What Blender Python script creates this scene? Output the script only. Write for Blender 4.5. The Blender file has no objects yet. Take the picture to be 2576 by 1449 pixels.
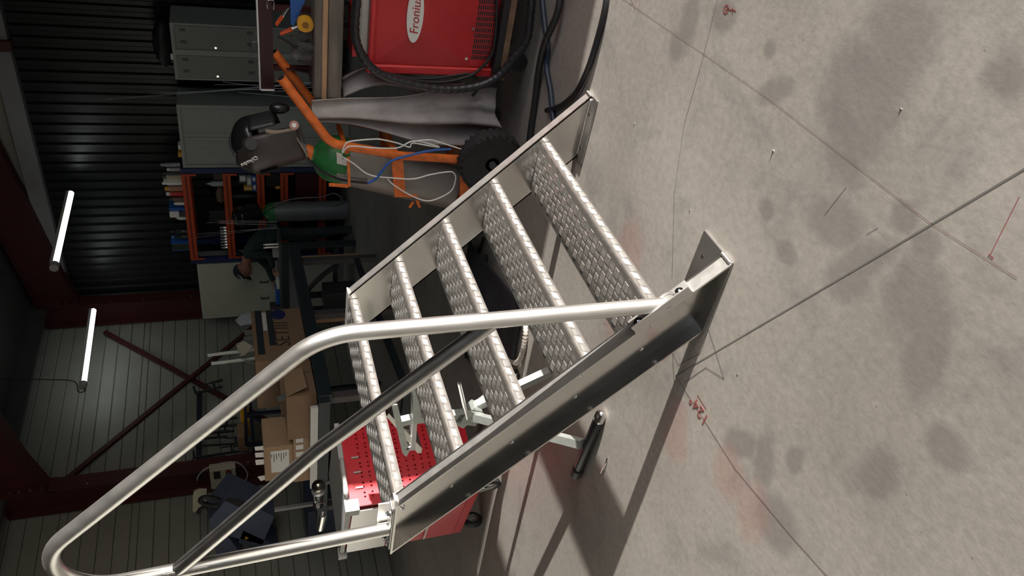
import bpy, bmesh, math, random
from mathutils import Vector, Matrix
from math import sin, cos, pi, radians, atan2, sqrt
random.seed(7)
S = bpy.context.scene
COL = S.collection

# ------------------------------------------------------------------ camera (phone held upright, picture stored on its side)
CAM_H, FPX = 1.35, 1900.0
PIT, ROL, YAW = radians(19.7), radians(3.83), radians(49.5)
_fh = Vector((sin(YAW), cos(YAW), 0)); _r0 = Vector((cos(YAW), -sin(YAW), 0)); _u = Vector((0, 0, 1))
CF = _fh * cos(PIT) - _u * sin(PIT)
_d0 = -_fh * sin(PIT) - _u * cos(PIT)
CR = _r0 * cos(ROL) + _d0 * sin(ROL)
CD = -_r0 * sin(ROL) + _d0 * cos(ROL)
CC = Vector((0, 0, CAM_H))
cam = bpy.data.cameras.new('camera'); camo = bpy.data.objects.new('camera', cam); COL.objects.link(camo)
m = Matrix((CD, CR, -CF)).transposed().to_4x4(); m.translation = CC
camo.matrix_world = m
cam.sensor_width = 36.0; cam.sensor_fit = 'HORIZONTAL'; cam.lens = 36.0 * FPX / 2576.0; cam.clip_start = 0.02; cam.clip_end = 200
S.camera = camo

# ------------------------------------------------------------------ sky, sun, exposure
SUN_DIR = Vector((-0.06, 1.0, -0.137)).normalized()
W = bpy.data.worlds.new('sky'); S.world = W; W.use_nodes = True
nt = W.node_tree; nt.nodes.clear()
sk = nt.nodes.new('ShaderNodeTexSky'); sk.sky_type = 'NISHITA'; sk.sun_disc = False
sk.sun_elevation = radians(30); sk.sun_rotation = atan2(-SUN_DIR.x, -SUN_DIR.y); sk.air_density = 1.0; sk.dust_density = 2.0
hs = nt.nodes.new('ShaderNodeHueSaturation'); hs.inputs['Saturation'].default_value = 0.85
bg = nt.nodes.new('ShaderNodeBackground'); bg.inputs[1].default_value = 0.23
wo = nt.nodes.new('ShaderNodeOutputWorld')
nt.links.new(sk.outputs[0], hs.inputs['Color']); nt.links.new(hs.outputs[0], bg.inputs[0]); nt.links.new(bg.outputs[0], wo.inputs[0])
sl = bpy.data.lights.new('sun', 'SUN'); sl.energy = 14.5; sl.angle = radians(0.53); sl.color = (1.0, 0.935, 0.86)
so = bpy.data.objects.new('sun', sl); COL.objects.link(so)
so.rotation_euler = SUN_DIR.to_track_quat('-Z', 'Y').to_euler()
# the open gate of the hall guides sky light indoors
pl_ = bpy.data.lights.new('gate_portal', 'AREA'); pl_.shape = 'RECTANGLE'; pl_.size = 7.4; pl_.size_y = 4.2; pl_.cycles.is_portal = True
po = bpy.data.objects.new('gate_portal', pl_); COL.objects.link(po); po.location = (-0.75, -3.0, 2.1); po.rotation_euler = (radians(90), 0, 0)
S.view_settings.view_transform = 'Standard'; S.view_settings.look = 'None'
S.view_settings.exposure = 0.0; S.view_settings.gamma = 1.0; S.view_settings.use_curve_mapping = False

# ------------------------------------------------------------------ helpers
def ray(x, y): return CF * FPX + CR * (724.5 - y) + CD * (x - 1288)
def _pl(x, y, a, v):
    d = ray(x, y); return CC + d * ((v - CC[a]) / d[a])
def PX(x, y, X): return _pl(x, y, 0, X)
def PY(x, y, Y): return _pl(x, y, 1, Y)
def PZ(x, y, z=0.0): return _pl(x, y, 2, z)
V = Vector
MATS = {}
def mat(name, col, rough=0.5, metal=0.0, var=0.12, scale=12.0, bump=0.0, bscale=60.0, stretch=None, spec=None, rvar=0.0, emit=None, trans=0.0, coat=0.0, alpha=1.0):
    if name in MATS: return MATS[name]
    M = bpy.data.materials.new(name); M.use_nodes = True; t = M.node_tree; b = t.nodes['Principled BSDF']; L = t.links.new
    c = (*col, 1.0)
    b.inputs['Roughness'].default_value = rough; b.inputs['Metallic'].default_value = metal
    if spec is not None: b.inputs['Specular IOR Level'].default_value = spec
    if trans: b.inputs['Transmission Weight'].default_value = trans
    if coat: b.inputs['Coat Weight'].default_value = coat
    if alpha < 1: b.inputs['Alpha'].default_value = alpha
    tc = t.nodes.new('ShaderNodeTexCoord'); mp = t.nodes.new('ShaderNodeMapping'); L(tc.outputs['Object'], mp.inputs[0])
    if stretch: mp.inputs['Scale'].default_value = stretch
    n = t.nodes.new('ShaderNodeTexNoise'); n.inputs['Scale'].default_value = scale; n.inputs['Detail'].default_value = 5
    L(mp.outputs[0], n.inputs['Vector'])
    r = t.nodes.new('ShaderNodeValToRGB'); r.color_ramp.elements[0].position = 0.3; r.color_ramp.elements[1].position = 0.7
    r.color_ramp.elements[0].color = (*[max(0, q * (1 - var)) for q in col], 1); r.color_ramp.elements[1].color = (*[min(1, q * (1 + var)) for q in col], 1)
    L(n.outputs[0], r.inputs[0]); L(r.outputs[0], b.inputs['Base Color'])
    if rvar:
        mr = t.nodes.new('ShaderNodeMapRange'); mr.inputs['To Min'].default_value = rough - rvar; mr.inputs['To Max'].default_value = rough + rvar
        L(n.outputs[0], mr.inputs[0]); L(mr.outputs[0], b.inputs['Roughness'])
    if bump:
        n2 = t.nodes.new('ShaderNodeTexNoise'); n2.inputs['Scale'].default_value = bscale; n2.inputs['Detail'].default_value = 4; L(mp.outputs[0], n2.inputs['Vector'])
        bp = t.nodes.new('ShaderNodeBump'); bp.inputs['Strength'].default_value = bump; bp.inputs['Distance'].default_value = 0.01
        L(n2.outputs[0], bp.inputs['Height']); L(bp.outputs[0], b.inputs['Normal'])
    if emit:
        b.inputs['Emission Color'].default_value = (*emit[0], 1); b.inputs['Emission Strength'].default_value = emit[1]
    MATS[name] = M; return M

def frame_of(d):
    d = V(d).normalized(); a = V((0, 0, 1)) if abs(d.z) < 0.9 else V((0, 1, 0))
    u = a.cross(d).normalized(); return d, u, d.cross(u).normalized()

class MB:
    def __init__(s): s.v = []; s.f = []
    def add(s, vs, fs):
        o = len(s.v); s.v += [V(q) for q in vs]; s.f += [tuple(i + o for i in f) for f in fs]; return s
    def box(s, x0, x1, y0, y1, z0, z1):
        return s.add([(x0,y0,z0),(x1,y0,z0),(x1,y1,z0),(x0,y1,z0),(x0,y0,z1),(x1,y0,z1),(x1,y1,z1),(x0,y1,z1)],
                     [(0,3,2,1),(4,5,6,7),(0,1,5,4),(1,2,6,5),(2,3,7,6),(3,0,4,7)])
    def cbox(s, x0, x1, y0, y1, z0, z1, c=0.006):
        # box with chamfered edges
        c = min(c, (x1-x0)*.45, (y1-y0)*.45, (z1-z0)*.45)
        b = bmesh.new(); bmesh.ops.create_cube(b, size=1.0)
        for v in b.verts: v.co = V(((x0+x1)/2 + v.co.x*(x1-x0), (y0+y1)/2 + v.co.y*(y1-y0), (z0+z1)/2 + v.co.z*(z1-z0)))
        bmesh.ops.bevel(b, geom=b.edges[:], offset=c, segments=1, affect='EDGES')
        b.verts.index_update(); s.add([v.co.copy() for v in b.verts], [[v.index for v in f.verts] for f in b.faces]); b.free(); return s
    def obox(s, c, ax, ay, az):
        c = V(c); ax, ay, az = V(ax), V(ay), V(az)
        return s.add([c+i*ax+j*ay+k*az for k in (-.5,.5) for j in (-.5,.5) for i in (-.5,.5)],
                     [(0,2,3,1),(4,5,7,6),(0,1,5,4),(1,3,7,5),(3,2,6,7),(2,0,4,6)])
    def bar(s, p0, p1, w, h, up=(0,0,1)):
        p0, p1 = V(p0), V(p1); d = p1 - p0; u = V(up); x = d.cross(u).normalized() if d.cross(u).length > 1e-6 else V((1,0,0))
        y = x.cross(d).normalized(); return s.obox((p0+p1)/2, d, x*w, y*h)
    def cyl(s, p0, p1, r, r1=None, n=16, cap=True):
        p0, p1 = V(p0), V(p1); r1 = r if r1 is None else r1
        d, u, w = frame_of(p1 - p0); vs = []
        for p, q in ((p0, r), (p1, r1)):
            vs += [p + (u*cos(2*pi*i/n) + w*sin(2*pi*i/n))*q for i in range(n)]
        fs = [(i, (i+1) % n, n+(i+1) % n, n+i) for i in range(n)]
        if cap: fs += [tuple(range(n-1, -1, -1)), tuple(range(n, 2*n))]
        return s.add(vs, fs)
    def tube(s, path, r, n=10, cap=True, closed=False):
        P = [V(p) for p in path]; m = len(P); rr = r if isinstance(r, (list, tuple)) else [r]*m
        vs = []; u = None
        for i in range(m):
            if closed: t = (P[(i+1) % m] - P[i-1])
            else: t = P[min(i+1, m-1)] - P[max(i-1, 0)]
            t = t.normalized()
            if u is None: _, u, _ = frame_of(t)
            u = (u - t*u.dot(t)).normalized(); w = t.cross(u)
            vs += [P[i] + (u*cos(2*pi*k/n) + w*sin(2*pi*k/n))*rr[i] for k in range(n)]
        fs = [(i*n+k, i*n+(k+1) % n, (i+1)*n+(k+1) % n, (i+1)*n+k) for i in range(m-1) for k in range(n)]
        if closed: fs += [((m-1)*n+k, (m-1)*n+(k+1) % n, (k+1) % n, k) for k in range(n)]
        elif cap: fs += [tuple(range(n-1, -1, -1)), tuple((m-1)*n+k for k in range(n))]
        return s.add(vs, fs)
    def lathe(s, prof, o, axis=(0,0,1), n=20, cap=True):
        o = V(o); d, u, w = frame_of(axis); vs = []
        for r, h in prof: vs += [o + d*h + (u*cos(2*pi*k/n) + w*sin(2*pi*k/n))*max(r, 1e-5) for k in range(n)]
        m = len(prof); fs = [(i*n+k, i*n+(k+1) % n, (i+1)*n+(k+1) % n, (i+1)*n+k) for i in range(m-1) for k in range(n)]
        if cap: fs += [tuple(range(n-1, -1, -1)), tuple((m-1)*n+k for k in range(n))]
        return s.add(vs, fs)
    def prism(s, pts, vec):
        n = len(pts); P = [V(p) for p in pts]; v = V(vec)
        return s.add(P + [p + v for p in P], [tuple(range(n-1, -1, -1)), tuple(range(n, 2*n))] + [(i, (i+1) % n, n+(i+1) % n, n+i) for i in range(n)])
    def ball(s, c, r, n=14, m=9, lo=0.0, hi=1.0):
        c = V(c); r = V((r, r, r)) if not isinstance(r, (tuple, list, Vector)) else V(r); vs = []
        for i in range(m+1):
            a = pi*(lo + (hi-lo)*i/m)
            vs += [c + V((r.x*sin(a)*cos(2*pi*k/n), r.y*sin(a)*sin(2*pi*k/n), r.z*cos(a))) for k in range(n)]
        return s.add(vs, [(i*n+k, (i+1)*n+k, (i+1)*n+(k+1) % n, i*n+(k+1) % n) for i in range(m) for k in range(n)])
    def grid(s, fn, nu, nv):
        vs = [fn(i/nu, j/nv) for j in range(nv+1) for i in range(nu+1)]
        return s.add(vs, [(j*(nu+1)+i, j*(nu+1)+i+1, (j+1)*(nu+1)+i+1, (j+1)*(nu+1)+i) for j in range(nv) for i in range(nu)])
    def build(s, name, material, parent=None, smooth=None, solid=0, label=None, kind=None, clean=False):
        me = bpy.data.meshes.new(name)
        if parent is None:
            xs = [v.x for v in s.v]; ys = [v.y for v in s.v]; zs = [v.z for v in s.v]
            o0 = V(((min(xs)+max(xs))/2, (min(ys)+max(ys))/2, min(zs))); inv = Matrix.Translation(-o0)
        else:
            inv = root_matrix(parent).inverted()
        me.from_pydata([inv @ v for v in s.v], [], s.f)
        me.materials.append(material)
        if clean or smooth is not None:
            b = bmesh.new(); b.from_mesh(me)
            if clean: bmesh.ops.remove_doubles(b, verts=b.verts, dist=1e-5)
            bmesh.ops.recalc_face_normals(b, faces=b.faces); b.to_mesh(me); b.free()
        if smooth is not None:
            for p in me.polygons: p.use_smooth = True
            me.set_sharp_from_angle(angle=radians(smooth))
        ob = bpy.data.objects.new(name, me); COL.objects.link(ob)
        if parent is None: ob.location = o0
        else: ob.parent = parent
        if solid:
            md = ob.modifiers.new('thickness', 'SOLIDIFY'); md.thickness = solid; md.offset = 0
        if label: ob['label'] = label
        if kind: ob['kind'] = kind
        return ob
def root_matrix(o):
    M = Matrix.Identity(4)
    while o is not None:
        M = Matrix.Translation(o.location) @ o.rotation_euler.to_matrix().to_4x4() @ M; o = o.parent
    return M
def tag(o, label, cat, group=None, kind=None):
    o['label'] = label; o['category'] = cat
    if group: o['group'] = group
    if kind: o['kind'] = kind
    return o
def thing(name, label, cat, loc=(0,0,0), rz=0.0, group=None):
    o = bpy.data.objects.new(name, None); COL.objects.link(o); o.location = loc; o.rotation_euler = (0, 0, rz); o.empty_display_size = 0.1
    return tag(o, label, cat, group)
def struct(o, label=None):
    o['kind'] = 'structure'
    if label: o['label'] = label
    return o
def dup(root, loc, rz=None, label=None):
    def cp(o, par):
        c = o.copy(); COL.objects.link(c); c.parent = par
        for k in o.children: cp(k, c)
        return c
    r = cp(root, None); r.location = loc
    if rz is not None: r.rotation_euler = (0, 0, rz)
    if label: r['label'] = label
    return r
def text(name, body, size, o, xdir, ydir, material, parent, ext=0.0004, align='CENTER', shear=0.0, space=1.0):
    c = bpy.data.curves.new(name, 'FONT'); c.body = body; c.size = size; c.extrude = ext; c.align_x = align; c.align_y = 'CENTER'; c.shear = shear; c.space_character = space
    tmp = bpy.data.objects.new(name, c); COL.objects.link(tmp); bpy.context.view_layer.update()
    me = bpy.data.meshes.new_from_object(tmp.evaluated_get(bpy.context.evaluated_depsgraph_get())); bpy.data.objects.remove(tmp); bpy.data.curves.remove(c)
    me.name = name; me.materials.clear(); me.materials.append(material); ob = bpy.data.objects.new(name, me); COL.objects.link(ob); ob['kind'] = 'stuff'
    x = V(xdir).normalized(); z = x.cross(V(ydir)).normalized(); y = z.cross(x)
    M = Matrix((x, y, z)).transposed().to_4x4(); M.translation = V(o)
    ob.parent = parent; ob.matrix_basis = root_matrix(parent).inverted() @ M
    return ob
def curve_pts(P, k=8):
    # Catmull-Rom through P
    P = [V(p) for p in P]; Q = [P[0]*2-P[1]] + P + [P[-1]*2-P[-2]]; out = []
    for i in range(1, len(Q)-2):
        a, b, c, d = Q[i-1:i+3]
        for j in range(k):
            t = j/k; out.append(0.5*((2*b) + (c-a)*t + (2*a-5*b+4*c-d)*t*t + (3*b-a-3*c+d)*t**3))
    out.append(P[-1]); return out
def fillet(P, rad, k=8):
    # polyline with rounded inner corners
    P = [V(p) for p in P]; out = [P[0]]
    rad = rad if isinstance(rad, (list, tuple)) else [rad]*(len(P)-2)
    for i in range(1, len(P)-1):
        a, b, c = P[i-1], P[i], P[i+1]; d0 = (a-b).normalized(); d1 = (c-b).normalized(); th = d0.angle(d1)
        l = min(rad[i-1]/math.tan(th/2), (a-b).length*.49, (c-b).length*.49)
        p0 = b + d0*l; p1 = b + d1*l
        for j in range(k+1):
            t = j/k; out.append(p0*(1-t)**2 + b*2*t*(1-t) + p1*t*t) if False else out.append(arc_pt(p0, p1, b, t))
    out.append(P[-1]); return out
def arc_pt(p0, p1, b, t):
    d0 = (p0-b).normalized(); d1 = (p1-b).normalized(); bis = (d0+d1).normalized(); th = d0.angle(d1); l = (p0-b).length
    c = b + bis*(l/cos(th/2)); v0 = p0-c; v1 = p1-c; an = v0.angle(v1)
    return c + (v0*sin((1-t)*an) + v1*sin(t*an))/sin(an) if an > 1e-4 else p0.lerp(p1, t)

# ------------------------------------------------------------------ materials
ALU = mat('aluminium_mill', (.70,.69,.67), .40, .93, .05, 30, rvar=.06, bump=.03, bscale=90)
ALU_WEB = mat('aluminium_sheet', (.66,.645,.62), .20, 1.0, .06, 6, rvar=.05, bump=.02, bscale=40)
ALU_TUBE = mat('aluminium_brushed_tube', (.72,.71,.69), .38, .96, .06, 25, rvar=.07, bump=.10, bscale=45, stretch=(1,1,.18))
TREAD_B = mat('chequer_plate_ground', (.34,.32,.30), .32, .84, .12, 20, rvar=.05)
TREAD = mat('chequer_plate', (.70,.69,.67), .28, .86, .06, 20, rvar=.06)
STEEL = mat('galvanised_steel', (.40,.43,.41), .42, .6, .1, 18)
ALU_POL = mat('aluminium_polished_tube', (.74,.73,.72), .33, 1.0, .05, 25, rvar=.06, bump=.04, bscale=45, stretch=(1,1,.18))
CHROME = mat('chrome', (.8,.8,.8), .15, 1.0, .03)
RED = mat('red_enamel', (.62,.018,.035), .32, 0, .06, 8, coat=.3)
RED_W = mat('red_welder_paint', (.52,.022,.028), .42, 0, .08, 8)
REDOX = mat('oxide_red_paint', (.060,.012,.011), .55, 0, .12, 6)
ORANGE = mat('orange_paint', (.78,.17,.03), .45, 0, .22, 30)
ORANGE_R = mat('rack_orange', (.55,.075,.025), .5, 0, .1, 10)
BLUE_R = mat('rack_blue', (.02,.035,.12), .5, 0, .1, 10)
BLACK = mat('black_rubber', (.016,.016,.018), .55, 0, .2, 20, bump=.05)
BLACKG = mat('black_gloss', (.012,.012,.014), .22, 0, .1)
DGREY = mat('dark_grey_plastic', (.055,.055,.06), .5, 0, .1)
LGREY = mat('light_grey_plastic', (.42,.42,.41), .5, 0, .06)
LOCKER = mat('grey_green_locker', (.36,.385,.35), .55, 0, .05, 5)
LOCKER_D = mat('locker_body', (.30,.325,.315), .55, 0, .05, 5)
CREAM = mat('cream_sheet', (.52,.52,.44), .5, 0, .04, 4)
BEIGE = mat('beige_wall_panel', (.25,.252,.225), .55, 0, .07, 3)
DARKWALL = mat('dark_green_cladding', (.006,.009,.010), .34, 0, .2, 4)
GREYBAND = mat('grey_band', (.22,.22,.235), .6, 0, .05, 5)
ROOF = mat('dark_roof_sheet', (.05,.055,.055), .6, 0, .15, 3)
CARD = mat('cardboard', (.30,.19,.115), .8, 0, .07, 9)
CARD_L = mat('cardboard_light', (.42,.28,.17), .8, 0, .06, 9)
WHITE = mat('white_paint', (.78,.78,.76), .45, 0, .03)
WOOD = mat('grey_weathered_wood', (.17,.145,.125), .8, 0, .3, 6, bump=.3, bscale=20, stretch=(6,.6,6))
WOOD_L = mat('fresh_wood', (.50,.30,.17), .7, 0, .18, 8, bump=.2, bscale=20, stretch=(8,.6,8))
LEATHER = mat('welding_leather', (.36,.33,.325), .85, 0, .25, 7, bump=.35, bscale=30)
GREEN = mat('green_paint', (.03,.19,.055), .45, 0, .25, 14)
CYLGREY = mat('cylinder_grey', (.27,.26,.245), .42, .2, .12, 6)
CYLDARK = mat('cylinder_dark_grey', (.19,.195,.205), .45, .1, .12, 6)
TEAL = mat('blue_green_paint', (.026,.037,.045), .55, 0, .2, 8)
BLUE_M = mat('machine_blue', (.10,.125,.20), .5, 0, .08, 6)
BLUE = mat('bright_blue', (.02,.11,.42), .45, 0, .08)
YELLOW = mat('yellow_plastic', (.68,.33,.015), .4, 0, .08)
CREAMW = mat('cream_plastic', (.55,.52,.40), .5, 0, .05)
CLOTH = mat('dark_green_cloth', (.015,.035,.035), .9, 0, .25, 12)
NAVY = mat('navy_cloth', (.012,.014,.022), .9, 0, .2, 12)
SKIN = mat('skin', (.30,.14,.095), .55, 0, .1, 20)
INKR = mat('red_marker', (.26,.075,.07), .8)
INK = mat('dark_marker', (.10,.095,.09), .9)
GLASSY = mat('clear_plastic', (.8,.8,.8), .12, 0, .02, trans=.92)
TUBE_E = mat('lamp_diffuser', (.9,.9,.9), .4, emit=((.93,1.0,.95), 6.0))
# ------------------------------------------------------------------ floor
def floor_material():
    M = bpy.data.materials.new('worn_concrete'); M.use_nodes = True; t = M.node_tree; L = t.links.new; b = t.nodes['Principled BSDF']
    N = t.nodes.new
    g = N('ShaderNodeNewGeometry')
    def noise(sc, det=6, rough=.6, dist=0.0):
        n = N('ShaderNodeTexNoise'); n.inputs['Scale'].default_value = sc; n.inputs['Detail'].default_value = det; n.inputs['Roughness'].default_value = rough
        n.inputs['Distortion'].default_value = dist; L(g.outputs['Position'], n.inputs['Vector']); return n
    def ramp(src, stops):
        r = N('ShaderNodeValToRGB'); e = r.color_ramp.elements
        e[0].position, e[0].color = stops[0][0], (*stops[0][1], 1); e[1].position, e[1].color = stops[-1][0], (*stops[-1][1], 1)
        for p, c in stops[1:-1]:
            q = e.new(p); q.color = (*c, 1)
        L(src, r.inputs[0]); return r
    def mix(fac, a, c, mode='MIX'):
        m_ = N('ShaderNodeMix'); m_.data_type = 'RGBA'; m_.blend_type = mode
        if isinstance(fac, float): m_.inputs[0].default_value = fac
        else: L(fac, m_.inputs[0])
        L(a, m_.inputs[6])
        if isinstance(c, tuple): m_.inputs[7].default_value = (*c, 1)
        else: L(c, m_.inputs[7])
        return m_.outputs[2]
    base = ramp(noise(1.3, 8, .62, .3).outputs[0], [(.28, (.31,.29,.265)), (.5, (.385,.36,.33)), (.72, (.44,.415,.38))])
    c = base.outputs[0]
    fine = ramp(noise(38, 6, .7).outputs[0], [(.3, (.80,.80,.80)), (.62, (1,1,1)), (.8, (1.06,1.05,1.04))])
    c = mix(1.0, c, fine.outputs[0], 'MULTIPLY')
    blot = ramp(noise(4.2, 5, .6, .6).outputs[0], [(.30, (.74,.76,.76)), (.47, (1,1,1)), (.7, (1.03,1.02,1.0))])
    c = mix(.8, c, blot.outputs[0], 'MULTIPLY')
    wob = noise(9, 6, .65)
    def patches(lst, colour, amt):
        acc = None
        for (x, y, rx, ry, an) in lst:
            s1 = N('ShaderNodeVectorMath'); s1.operation = 'SUBTRACT'; L(g.outputs['Position'], s1.inputs[0]); s1.inputs[1].default_value = (x, y, 0)
            mp = N('ShaderNodeMapping'); mp.inputs['Rotation'].default_value = (0, 0, -an); mp.inputs['Scale'].default_value = (1/rx, 1/ry, 0)
            vr = N('ShaderNodeVectorRotate'); vr.rotation_type = 'Z_AXIS'; vr.inputs['Angle'].default_value = -an; L(s1.outputs[0], vr.inputs['Vector'])
            sc = N('ShaderNodeVectorMath'); sc.operation = 'MULTIPLY'; sc.inputs[1].default_value = (1/rx, 1/ry, 0); L(vr.outputs[0], sc.inputs[0])
            ln = N('ShaderNodeVectorMath'); ln.operation = 'LENGTH'; L(sc.outputs[0], ln.inputs[0])
            ad = N('ShaderNodeMath'); ad.operation = 'MULTIPLY_ADD'; L(wob.outputs[0], ad.inputs[0]); ad.inputs[1].default_value = 1.1; L(ln.outputs['Value'], ad.inputs[2])
            mr = N('ShaderNodeMapRange'); mr.interpolation_type = 'SMOOTHSTEP'; mr.inputs['From Min'].default_value = 1.75; mr.inputs['From Max'].default_value = 1.1; L(ad.outputs[0], mr.inputs[0])
            if acc is None: acc = mr.outputs[0]
            else:
                mx = N('ShaderNodeMath'); mx.operation = 'MAXIMUM'; L(acc, mx.inputs[0]); L(mr.outputs[0], mx.inputs[1]); acc = mx.outputs[0]
        am = N('ShaderNodeMath'); am.operation = 'MULTIPLY'; L(acc, am.inputs[0]); am.inputs[1].default_value = amt
        return am.outputs[0]
    dark = [(2.02,.70,.055,.10,.2),(2.05,.79,.05,.05,0),(1.534,.69,.085,.035,.7),(1.25,.42,.12,.10,0),(1.27,.54,.14,.12,.4),(1.24,.64,.13,.16,0),
            (1.17,.86,.11,.07,.4),(1.01,.736,.04,.04,0),(1.04,.87,.10,.05,.9),(.885,.86,.09,.11,0),(.925,.75,.045,.035,0),(1.39,.97,.035,.03,0),(1.06,.95,.08,.06,.5),
            (.64,1.06,.07,.05,0),(.92,1.45,.035,.05,0),(1.10,1.60,.09,.05,.8),(.87,1.66,.10,.09,.6),(.79,.94,.06,.14,.3),(1.0,1.55,.05,.09,.4),(1.26,1.02,.05,.035,0),(1.62,.62,.03,.03,0),(.97,.40,.06,.05,0),(1.86,.62,.06,.05,.3),(.72,1.25,.06,.07,0)]
    c = mix(patches(dark, 0, .60), c, (.19,.18,.17))  # dark stains of the worn concrete
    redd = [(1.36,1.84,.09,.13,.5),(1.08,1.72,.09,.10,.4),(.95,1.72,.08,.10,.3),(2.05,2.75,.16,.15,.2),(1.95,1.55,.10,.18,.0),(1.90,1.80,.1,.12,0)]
    c = mix(patches(redd, 0, .30), c, (.40,.19,.17))  # faint reddish tint mixed into the floor colour in soft patches
    # chips and pin holes
    vo = N('ShaderNodeTexVoronoi'); vo.inputs['Scale'].default_value = 14; L(g.outputs['Position'], vo.inputs['Vector'])
    pin = N('ShaderNodeMapRange'); pin.inputs['From Min'].default_value = .05; pin.inputs['From Max'].default_value = .03; L(vo.outputs['Distance'], pin.inputs[0])
    pm = N('ShaderNodeMath'); pm.operation = 'MULTIPLY'; L(pin.outputs[0], pm.inputs[0]); pm.inputs[1].default_value = .55
    c = mix(pm.outputs[0], c, (.16,.15,.14))
    L(c, b.inputs['Base Color'])
    rr = N('ShaderNodeMapRange'); rr.inputs['To Min'].default_value = .42; rr.inputs['To Max'].default_value = .7; L(noise(3, 4).outputs[0], rr.inputs[0]); L(rr.outputs[0], b.inputs['Roughness'])
    b.inputs['Specular IOR Level'].default_value = .35
    bp = N('ShaderNodeBump'); bp.inputs['Strength'].default_value = .10; bp.inputs['Distance'].default_value = .004
    L(noise(55, 5, .6).outputs[0], bp.inputs['Height']); L(bp.outputs[0], b.inputs['Normal'])
    return M
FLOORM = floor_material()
YW, XW = 7.62, 8.90          # side wall and end wall planes
fl = struct(MB().box(-7, XW+.2, -3.2, YW+.2, -.12, 0).build('floor', FLOORM), 'smooth worn stained grey concrete floor with stains and marker lines')
struct(MB().box(-40, 45, -60, -3.2, -.14, -.01).build('ground', mat('yard_paving', (.42,.41,.39), .8, 0, .1, 1.5)), 'concrete yard outside the open gate')

def strip_on_floor(name, pts, w, material, z=.0006):
    mb = MB(); P = [V((p.x, p.y, 0)) for p in pts]
    for a, b_ in zip(P, P[1:]):
        d = (b_-a).normalized(); n = V((-d.y, d.x, 0))*w/2
        mb.add([a-n+V((0,0,z)), a+n+V((0,0,z)), b_+n+V((0,0,z)), b_-n+V((0,0,z))], [(0,3,2,1)])
    return mb.build(name, material, fl)
F = lambda *q: [PZ(x, y) for x, y in q]
strip_on_floor('saw_cut_joint', F((2650,382),(2250,620),(1700,945)), .0042, mat('joint_filler', (.15,.145,.135), .9))
strip_on_floor('marker_line', F((1806,-5),(1765,160),(1722,310),(1697,480),(1691,700)), .0016, INK)
strip_on_floor('marker_line', F((1560,-8),(1930,245),(2340,560),(2560,700)), .0013, mat('faded_red_line', (.24,.15,.13), .9))
strip_on_floor('marker_line', F((1700,945),(1850,1180),(1990,1348),(2090,1460)), .0022, mat('dark_red_line', (.13,.07,.065), .9))
strip_on_floor('marker_line', F((1783,828),(1822,953),(1776,925),(1722,962)), .0022, INK, .0008)
strip_on_floor('marker_line', F((1783,828),(1763,888),(1706,918),(1692,882),(1697,965)), .0018, INK, .0008)
strip_on_floor('marker_line', F((2565,495),(2492,640)), .0018, INKR); strip_on_floor('marker_line', F((2487,640),(2500,650)), .003, INKR)
strip_on_floor('marker_line', F((2130,470),(2075,540)), .0012, INK); strip_on_floor('marker_line', F((2180,590),(2210,572)), .0012, INK)
strip_on_floor('marker_line', F((1826,22),(1852,27)), .004, INKR); strip_on_floor('marker_line', F((1844,18),(1843,34)), .004, INKR)
ci = PZ(1827, 23); strip_on_floor('marker_line', [ci+V((cos(a)*.011, sin(a)*.011, 0)) for a in [i*pi/6 for i in range(13)]], .005, INKR)
for a_ in ([(1587,-6),(1597,22)], [(1602,-6),(1596,30)], [(1611,-8),(1608,22)], [(1585,8),(1594,10)]): strip_on_floor('marker_line', F(*a_), .0012, INKR)
a0, a1 = PZ(1755, 994), PZ(1777, 1030)
strip_on_floor('marker_line', [a0, a1], .003, INKR)
xd = (PZ(1747, 1012) - PZ(1768, 1046)).normalized()
text('floor_writing', '124\u00b0', .06, PZ(1759, 1028) + V((0,0,.001)), xd, V((0,0,1)).cross(xd), INKR, fl)

# ------------------------------------------------------------------ end wall, dark trapezoidal cladding
wb = struct(MB().box(XW+.06, XW+.2, -3.2, YW+.2, 0, 3.47).build('wall_back', DARKWALL), 'dark ribbed steel end wall')
P_, nR = .1275, 8
sheet = None
def rib_sheet(y0, n):
    mb = MB(); prof = []
    for i in range(n):
        y = y0 + i*P_; prof += [(y, 0), (y+.045, 0), (y+.062, .03), (y+.108, .03)]
    prof.append((y0+n*P_, 0)); vs = []
    for y, d in prof: vs += [(XW+.04-d, y, 0), (XW+.04-d, y, 3.46)]
    k = len(prof); return mb.add(vs, [(2*i, 2*i+1, 2*i+3, 2*i+2) for i in range(k-1)])
s0 = None
for i in range(9):
    if s0 is None:
        s0 = rib_sheet(-1.6, nR).build('cladding_sheet', DARKWALL, wb)
    else:
        c = s0.copy(); COL.objects.link(c); c.location = s0.location + V((0, i*P_*nR, 0)); c.parent = wb
struct(MB().box(XW-.07, XW+.1, -3.2, YW, 3.47, 3.655).build('trim_1', GREYBAND), 'grey beam along the top of the dark ribbed wall')
wu = struct(MB().box(XW+.1, XW+.2, -3.2, YW+.2, 3.655, 5.7).build('wall_upper', BEIGE), 'beige gable wall above the grey beam')
for i in range(4): MB().box(XW+.05, XW+.1, -3.2, YW, 3.66+i*.5, 3.66+i*.5+.493).build('wall_panel', BEIGE, wu)
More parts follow.
